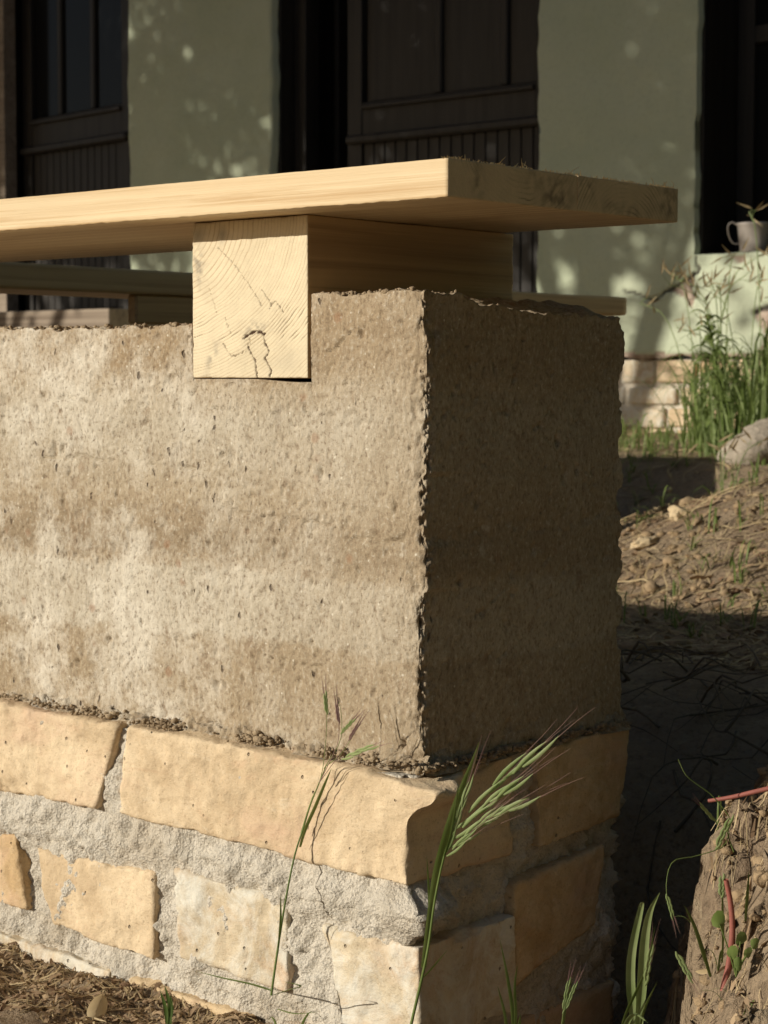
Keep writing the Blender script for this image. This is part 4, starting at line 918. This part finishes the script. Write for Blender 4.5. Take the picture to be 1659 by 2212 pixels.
# slender stalk against the brick face
def wp(pts, off):            # points just in front of the footing / wall face
    return np.array([aty(px, py, -0.0235-o_) for (px, py), o_ in zip(pts, off)])
sp_ = spline(wp([(586, 2150), (600, 2050), (616, 1950), (636, 1850), (655, 1790), (670, 1740), (690, 1690), (704, 1655)], [0.035, 0.03, 0.022, 0.012, 0.006, 0.006, 0.008, 0.01]), 24)
plant('slender_brome', 'slender brome stalk leaning on the sunlit bricks with drooping spikelets', 'grass plant',
      stems=[(sp_, 0.00085), (spline(wp([(650, 1800), (672, 1730), (690, 1690), (700, 1640), (706, 1560), (703, 1500)], [.006, .006, .008, .01, .012, .012]), 14), 0.00035), (spline(wp([(700, 1660), (735, 1600), (737, 1540), (726, 1500)], [.01, .012, .012, .012]), 12), 0.0003), (spline(wp([(704, 1655), (735, 1630), (762, 1590), (775, 1560)], [.01, .012, .014, .014]), 10), 0.0003)],
      blades=[(spline(wp([(648, 1830), (660, 1790), (680, 1745), (703, 1690), (716, 1660)], [.006, .007, .008, .010, .012]), 12), 0.0030), (spline(wp([(588, 2140), (540, 2125), (480, 2112), (424, 2098)], [.035, .04, .04, .035]), 12), 0.0032), (spline(wp([(600, 2060), (606, 1990), (606, 1930)], [.03, .03, .03]), 10), 0.0018),
              (spline(wp([(590, 2150), (620, 2140), (650, 2130), (612, 2120)], [.035, .04, .045, .05]), 10), 0.0022), (spline(wp([(600, 2180), (640, 2190), (690, 2186)], [.035, .04, .04]), 10), 0.0026)],
      spikes=[(spline(wp([(706, 1545), (704, 1520), (702, 1495)], [.012, .012, .012]), 8), 0.0026, 0.012), (spline(wp([(735, 1585), (750, 1570), (765, 1552)], [.012, .012, .012]), 8), 0.0022, 0.012), (spline(wp([(738, 1640), (775, 1622), (812, 1615)], [.012, .016, .018]), 8), 0.0030, 0.014)])
plant('dark_spikelets', 'two dry purple spikelets on hair-thin stems beside the slender brome', 'grass plant',
      stems=[(spline(wp([(690, 1690), (728, 1610), (732, 1560), (728, 1535)], [.010, .015, .016, .016]), 10), 0.0003), (spline(wp([(690, 1690), (740, 1620), (757, 1590)], [.010, .015, .016]), 10), 0.0003)],
      spikes=[(spline(wp([(732, 1565), (729, 1540), (727, 1512)], [.016, .016, .016]), 8), 0.0022, 0.012), (spline(wp([(752, 1600), (764, 1580), (776, 1562)], [.016, .016, .016]), 8), 0.0022, 0.012)], stem_mat='awn', spike_mat='awn')
b_ = aty(612, 2165, -0.055); o = empty('dry_tuft', tuple(b_)); tag(o, 'withered tuft of dry blades at the foot of the slender brome', 'grass plant')
b_[2] = gz(b_[0], b_[1]); L = tuft_blades(b_, 16, 0.028, 0.03, 0.0022, np.random.default_rng(77)); v_, f_ = join(L); tag(part('dry_blades', v_, f_, M['straw'], o), kind='stuff')
L = tuft_blades(b_, 5, 0.03, 0.035, 0.0026, np.random.default_rng(78)); v_, f_ = join(L); tag(part('green_blades', v_, f_, M['grass'], o), kind='stuff')
Dp = 1.30
plant('broad_grass', 'pale broad-bladed grass tuft lit before the dark trench', 'grass plant',
      blades=[(path([(1372, 2300), (1368, 2200), (1362, 2120), (1366, 2050), (1385, 1960), (1388, 1948)], Dp, 1.28, 16), 0.0062, None or RT, 'grass_pale'), (path([(1375, 2300), (1382, 2190), (1388, 2110), (1393, 2030), (1404, 1970), (1425, 1928)], Dp, 1.27, 16), 0.0068, RT, 'grass_pale'),
              (path([(1335, 2250), (1352, 2190), (1380, 2130), (1400, 2080), (1415, 2000)], Dp, 1.27, 14), 0.0026), (path([(1378, 2240), (1392, 2180), (1420, 2120)], Dp, 1.27, 10), 0.0024), (path([(1340, 2270), (1352, 2215), (1372, 2190), (1400, 2210)], 1.29, 1.26, 10), 0.0040, RT, 'grass_pale')],
      spikes=[(path([(1393, 2130), (1400, 2085), (1408, 2050)], 1.28, 1.27, 8), 0.0036, 0.02)])
plant('thin_grass', 'thin upright grass tuft between the corner and the pale broad tuft', 'grass plant',
      blades=[(path([(1105, 2300), (1108, 2200), (1098, 2120), (1080, 2030)], 1.22, 1.22, 12), 0.0026), (path([(1108, 2300), (1114, 2200), (1112, 2130), (1118, 2085)], 1.22, 1.22, 12), 0.0022), (path([(1100, 2300), (1092, 2200), (1075, 2130)], 1.22, 1.22, 10), 0.0022), (path([(1110, 2300), (1120, 2230), (1124, 2190)], 1.22, 1.22, 10), 0.003)])
plant('oat_sprig', 'tiny sprig of grass with narrow spikelets before the dark footing', 'grass plant',
      stems=[(path([(1205, 2300), (1215, 2200), (1228, 2130)], 1.24, 1.24, 10), 0.0004)], blades=[(path([(1208, 2300), (1220, 2190), (1238, 2110)], 1.24, 1.24, 10), 0.0014)],
      spikes=[(path([(1215, 2190), (1222, 2150), (1230, 2120)], 1.24, 1.24, 8), 0.0022, 0.012), (path([(1222, 2180), (1234, 2150), (1244, 2125)], 1.24, 1.24, 8), 0.0022, 0.012)])
def gd(px, py, off=0.012): return float((on_ground(px, py, 0.9, 3.0)-CAM)@FW)-off
De = min(gd(1585, 1840), 1.37); d1_ = gd(1535, 2110); d2_ = gd(1560, 2080); d3_ = gd(1610, 1990); dr_ = min(gd(1562, 2140), gd(1568, 1900), gd(1575, 2020)); dw_ = min(gd(1590, 2110), gd(1630, 2040), gd(1552, 1990))
plant('arching_brome', 'wiry brome arching from the lit clay bank over the trench', 'grass plant',
      stems=[(path([(1585, 1840), (1572, 1800), (1578, 1770), (1540, 1720), (1500, 1690), (1480, 1672), (1465, 1640)], De, 1.34, 18), 0.0005), (path([(1575, 1800), (1560, 1830), (1500, 1850), (1455, 1860), (1440, 1900), (1442, 1950), (1452, 1985)], De, 1.33, 18), 0.0004)],
      spikes=[(path([(1545, 1835), (1562, 1800), (1580, 1765)], De, 1.35, 8), 0.0040, 0.012), (path([(1548, 1778), (1530, 1757), (1512, 1738)], De, 1.35, 8), 0.0022, 0.01), (path([(1440, 1930), (1447, 1955), (1455, 1985)], 1.33, 1.33, 8), 0.0026, 0.012)])
plant('bank_grass', 'short brome with green spikelets rooted low on the clay bank', 'grass plant',
      blades=[(path([(1535, 2110), (1520, 2060), (1500, 2000), (1478, 1955)], d1_, d1_-0.005, 12), 0.0034), (path([(1560, 2080), (1562, 2020), (1561, 1960), (1558, 1900)], d2_, d2_-0.01, 12), 0.0020), (path([(1610, 1990), (1614, 1940), (1618, 1880)], d3_, d3_-0.01, 10), 0.0026)],
      spikes=[(path([(1460, 2055), (1475, 2085), (1500, 2120)], d1_, d1_, 8), 0.0036, 0.018), (path([(1558, 1940), (1559, 1915), (1560, 1890)], d2_-0.01, d2_-0.01, 8), 0.0040, 0.01)])
v_, f_ = tube(path([(1562, 2140), (1575, 2080), (1582, 2010), (1578, 1950), (1568, 1900)], dr_, dr_-0.01, 16), np.linspace(0.0023, 0.0017, 16), 8)
o = empty('red_stalk', tuple(at(1562, 2140, dr_))); tag(o, 'bare red stalk standing on the lit clay bank', 'stalk'); part('stalk', v_, f_, M['redstem'], o)
v_, f_ = tube(path([(1530, 1730), (1580, 1722), (1640, 1708), (1720, 1690)], 1.37, 1.35, 10), np.linspace(0.0014, 0.0020, 10), 7)
o = empty('fallen_twig', tuple(at(1620, 1712, 1.36))); tag(o, 'reddish twig lying across the top of the clay bank', 'twig'); part('twig', v_, f_, M['redstem'], o)
# small round-leaved weed
o = empty('clover_weed', tuple(at(1590, 2110, dw_))); tag(o, 'small weed with rounded green leaves at the red stalk', 'weed')
g = np.random.default_rng(5)
for px, py, s_ in ((1552, 1990, 0.009), (1582, 2060, 0.007), (1600, 2030, 0.008), (1615, 2060, 0.006), (1595, 2085, 0.006), (1630, 2040, 0.006)):
    c_ = at(px, py, dw_-0.012+0.01*g.random()); a_ = np.arange(10)*2*math.pi/10; n1_ = RT+FW*g.normal(0, .4); n2_ = UP+FW*g.normal(-.5, .4)
    rr_ = (0.72*(1+0.22*np.sin(a_)+0.10*np.cos(3*a_+g.random()*6)))[:, None]; ring_ = c_+s_*rr_*(np.cos(a_)[:, None]*n1_*0.62+np.sin(a_)[:, None]*n2_)+FW*(g.normal(0, 0.0009, 10))[:, None]; cc = c_-FW*0.0015
    Vv = np.vstack([ring_, cc[None]]); part('leaf', Vv, [(i, (i+1) % 10, 10) for i in range(10)], M['grass'], o)
    v_, f_ = tube(spline([at(1590, 2110, dw_), (at(1590, 2110, dw_)+c_)/2+UP*0.002, c_], 6), 0.0005, 5); part('stem', v_, f_, M['grass'], o)
# foreground dry leaves on the soil by the footing
def dry_leaf(px, py, size, rot, label, y=-0.06):
    c_ = on_ground(px, py, 0.9, 2.0); t_ = np.linspace(-0.5, 0.5, 9); d_ = np.array([math.cos(rot), math.sin(rot), 0.25]); s_ = np.array([-math.sin(rot), math.cos(rot), 0.25])
    pth = c_+np.array([0, 0, 0.004])+d_*(t_*size)[:, None]+np.array([0, 0, 1.0])*(0.25*size*(t_**2))[:, None]
    v_, f_ = strip(pth, size*0.42*np.sqrt(np.clip(1-(2*t_)**2, 0.01, 1)), s_, 0.25); o = empty('dry_leaf', tuple(c_)); tag(o, label, 'leaf'); part('leaf_blade', v_, f_, M['straw'], o)
dry_leaf(210, 2192, 0.034, 2.2, 'curled straw-coloured dry leaf on the soil before the footing'); dry_leaf(1530, 2110, 0.018, 0.4, 'small dry leaf caught on the clay bank by the short brome')
c_ = on_ground(355, 2200, 0.9, 2.0)
o = empty('grass_sprout', tuple(c_)); tag(o, 'young green grass sprout in the soil beside the dry leaf', 'grass plant')
for pts in ([(360, 2212), (358, 2180), (346, 2140)], [(368, 2215), (366, 2170), (356, 2130)], [(364, 2215), (370, 2180), (368, 2150)]):
    pp = np.array([at(a_, b_, 1.36) for a_, b_ in pts]); v_, f_ = strip(spline(pp, 9), taper(9, 0.003), RT, 0.2); part('blade', v_, f_, M['grass_dark'], o)

# ------------------------------------------------------------------ tall grass by the house wall
g = np.random.default_rng(31)
tufts = [(1515, 925, 5.6, 0.34, 70), (1560, 940, 5.4, 0.36, 90), (1610, 930, 5.3, 0.34, 90), (1650, 950, 5.2, 0.42, 90), (1560, 1005, 4.7, 0.20, 40), (1700, 960, 5.3, 0.4, 60)]
labs = ['tall grass clump rooted at the brick base beside the bare wall', 'dense tall grass clump behind the broad weed', 'tall grass clump standing right behind the field stone', 'tall grass clump with long bent blades past the field stone', 'low grass tuft on the rim before the field stone', 'tall grass clump under the pot window']
for (px, py, dep, h, n), lab in zip(tufts, labs):
    b = at(px, py, dep); b[2] = gz(b[0], b[1]); o = empty('grass_clump', tuple(b)); tag(o, lab, 'grass clump')
    n = int(n*0.62); v_, f_ = join(tuft_blades(b, n, h, 0.15, 0.0065, g, (0.05, 0))); tag(part('blades', v_, f_, M['grass'], o), kind='stuff')
    v_, f_ = join(tuft_blades(b, n//2, h*0.85, 0.18, 0.006, g)); tag(part('pale_blades', v_, f_, M['grass_pale'], o), kind='stuff')
    L = []; S = []
    for k in range(max(3, n//9)):
        a = g.random()*6.28; hh = h*g.uniform(1.0, 1.6); d_ = np.array([math.cos(a), math.sin(a), 0])*0.12*g.random()
        pp = spline([b+d_*0.2, b+d_*0.5+[0, 0, hh*0.5], b+d_*1.1+[0, 0, hh*0.9], b+d_*1.9+[0, 0, hh]], 9); L.append(tube(pp, 0.0013, 4))
        for q in range(5):
            e = pp[-1-q//2]+np.array([g.normal(0, 0.02), g.normal(0, 0.02), g.uniform(-0.01, 0.025)]); dd = np.array([g.normal(0.3, 0.5), g.normal(0, .4), g.normal(0.5, 0.4)]); dd /= np.linalg.norm(dd)
            L.append(tube(np.array([pp[-1-q//2], (pp[-1-q//2]+e)/2+[0, 0, .003], e]), 0.0006, 3)); S.append(strip(np.array([e, e+dd*0.012, e+dd*0.026, e+dd*0.045]), [0.002, 0.006, 0.004, 0.0005], RT, 0.3))
    v_, f_ = join(L); tag(part('stems', v_, f_, M['grass_pale'], o), kind='stuff'); v_, f_ = join(S); tag(part('spikelets', v_, f_, M['straw'], o), kind='stuff')
# broad-leaved weed in the clump
b = at(1560, 925, 5.35); b[2] = gz(b[0], b[1]); o = empty('leafy_weed', tuple(b)); tag(o, 'upright leafy weed with thick stem rising above the tall grass', 'weed')
top = at(1527, 682, 5.30); mid = at(1548, 800, 5.33)
pp = spline([b, mid, top], 20); v_, f_ = tube(pp, np.linspace(0.008, 0.003, 20), 7); part('stem', v_, f_, M['grass'], o)
for k in range(34):
    q = pp[int(3+k/34*16.5)]; a = k*2.4; l = 0.085*(1.1-0.55*k/34)*g.uniform(.8, 1.2); d_ = np.array([math.cos(a), math.sin(a), 0])
    pth = spline([q, q+d_*l*0.4+[0, 0, l*0.30], q+d_*l*0.8+[0, 0, l*0.28], q+d_*l*1.1+[0, 0, l*0.05]], 8); v_, f_ = strip(pth, 0.018*np.array([.3, .8, 1, 1, .9, .7, .45, .05]), np.array([-math.sin(a), math.cos(a), 0]), 0.2); part('leaf', v_, f_, M['grass'], o)

# ------------------------------------------------------------------ orchard trees left of the view: they shade the house front
def tree(x, y, h0, cz, rx, rz, n, label, seed):
    g = np.random.default_rng(seed); z0 = gz(x, y)
    o = empty('orchard_tree', (x, y, z0)); tag(o, label, 'tree')
    pth = spline([(x, y, z0-0.1), (x+0.05, y, z0+0.8), (x-0.03, y+0.05, h0), (x, y, cz+0.5)], 14); parts = [tube(pth, np.linspace(0.13, 0.05, 14), 9)]
    cl = []
    for k in range(95):
        u = g.normal(size=3); u /= np.linalg.norm(u); rr = g.uniform(0.35, 1.0)**0.6; c = np.array([x, y, cz])+u*rr*np.array([rx, rx*0.62, rz]); cl.append(c)
        if k < 16: s = pth[int(g.integers(6, 13))]; parts.append(tube(spline([s, (s+c)/2+[0, 0, 0.15], c], 8), np.linspace(0.04, 0.008, 8), 5))
    v_, f_ = join(parts); part('trunk', v_, f_, M['bark'], o)
    ci = g.integers(0, len(cl), n); C = np.array(cl)[ci]+g.normal(0, 0.24, (n, 3))*np.array([1, 1, 0.8])
    a = g.normal(size=(n, 3)); a /= np.linalg.norm(a, axis=1)[:, None]; b_ = np.cross(a, g.normal(size=(n, 3))); b_ /= np.linalg.norm(b_, axis=1)[:, None]
    L = g.uniform(0.05, 0.10, n)[:, None]; W = L*0.5
    V = np.stack([C-a*L/2, C+b_*W/2, C+a*L/2, C-b_*W/2], 1).reshape(-1, 3); F = np.arange(4*n).reshape(-1, 4)
    tag(part('crown', V, F, M['crown'], o, smooth=False), kind='stuff')
tree(-5.2, 0.55, 1.9, 3.40, 1.75, 1.05, 38000, 'leafy orchard tree shading the house front by the pot window', 41)
tree(-7.9, 0.75, 1.9, 3.40, 1.85, 1.1, 40000, 'leafy orchard tree shading the house front by the glazed door', 42)
# unseen shrubs right of the view, added to block sky light
def added_hedge(x, y, r_, h, n, label, seed):
    g = np.random.default_rng(seed); o = empty('hedge_shrub', (x, y, gz(x, y))); tag(o, label, 'shrub', 'hedge shrubs right of the bench')
    parts = []
    for k in range(9):
        a = g.random()*6.28; e = np.array([x+math.cos(a)*r_*0.7, y+math.sin(a)*r_*0.7, h*g.uniform(0.6, 0.95)]); parts.append(tube(spline([(x, y, -0.4), (x+0.3*(e[0]-x), y+0.3*(e[1]-y), h*0.4), e], 8), np.linspace(0.03, 0.006, 8), 5))
    v_, f_ = join(parts); part('branches', v_, f_, M['bark'], o)
    u = g.normal(size=(n, 3)); u /= np.linalg.norm(u, axis=1)[:, None]; rr = g.uniform(0.5, 1.0, n)[:, None]
    C = np.array([x, y, h*0.5-0.1])+u*rr*np.array([r_, r_, h*0.55])+g.normal(0, 0.05, (n, 3)); a = g.normal(size=(n, 3)); a /= np.linalg.norm(a, axis=1)[:, None]; b_ = np.cross(a, u); b_ /= np.linalg.norm(b_, axis=1)[:, None]+1e-9
    L = g.uniform(0.06, 0.12, n)[:, None]; V = np.stack([C-a*L/2, C+b_*L*0.28, C+a*L/2, C-b_*L*0.28], 1).reshape(-1, 3)
    tag(part('crown', V, np.arange(4*n).reshape(-1, 4), M['crown'], o, smooth=False), kind='stuff')
HL = ['hedge shrub standing beyond the house end of the ridge', 'hedge shrub beside the lit clay bank', 'hedge shrub beside the trench next to the bench', 'hedge shrub beside the shaded bank behind the bench', 'hedge shrub touching the house wall past the pot window'][::1]
HL = [HL[0].replace('beyond the house end of the ridge', 'farthest from the house'), HL[1], HL[2], HL[3], HL[4]]
for k, (x_, y_) in enumerate(((2.6, -1.9), (2.5, -0.4), (2.4, 1.1), (2.1, 2.6), (1.6, 4.0))): added_hedge(x_, y_, 0.95, 2.9+0.2*(k % 2), 7000, HL[k], 60+k)
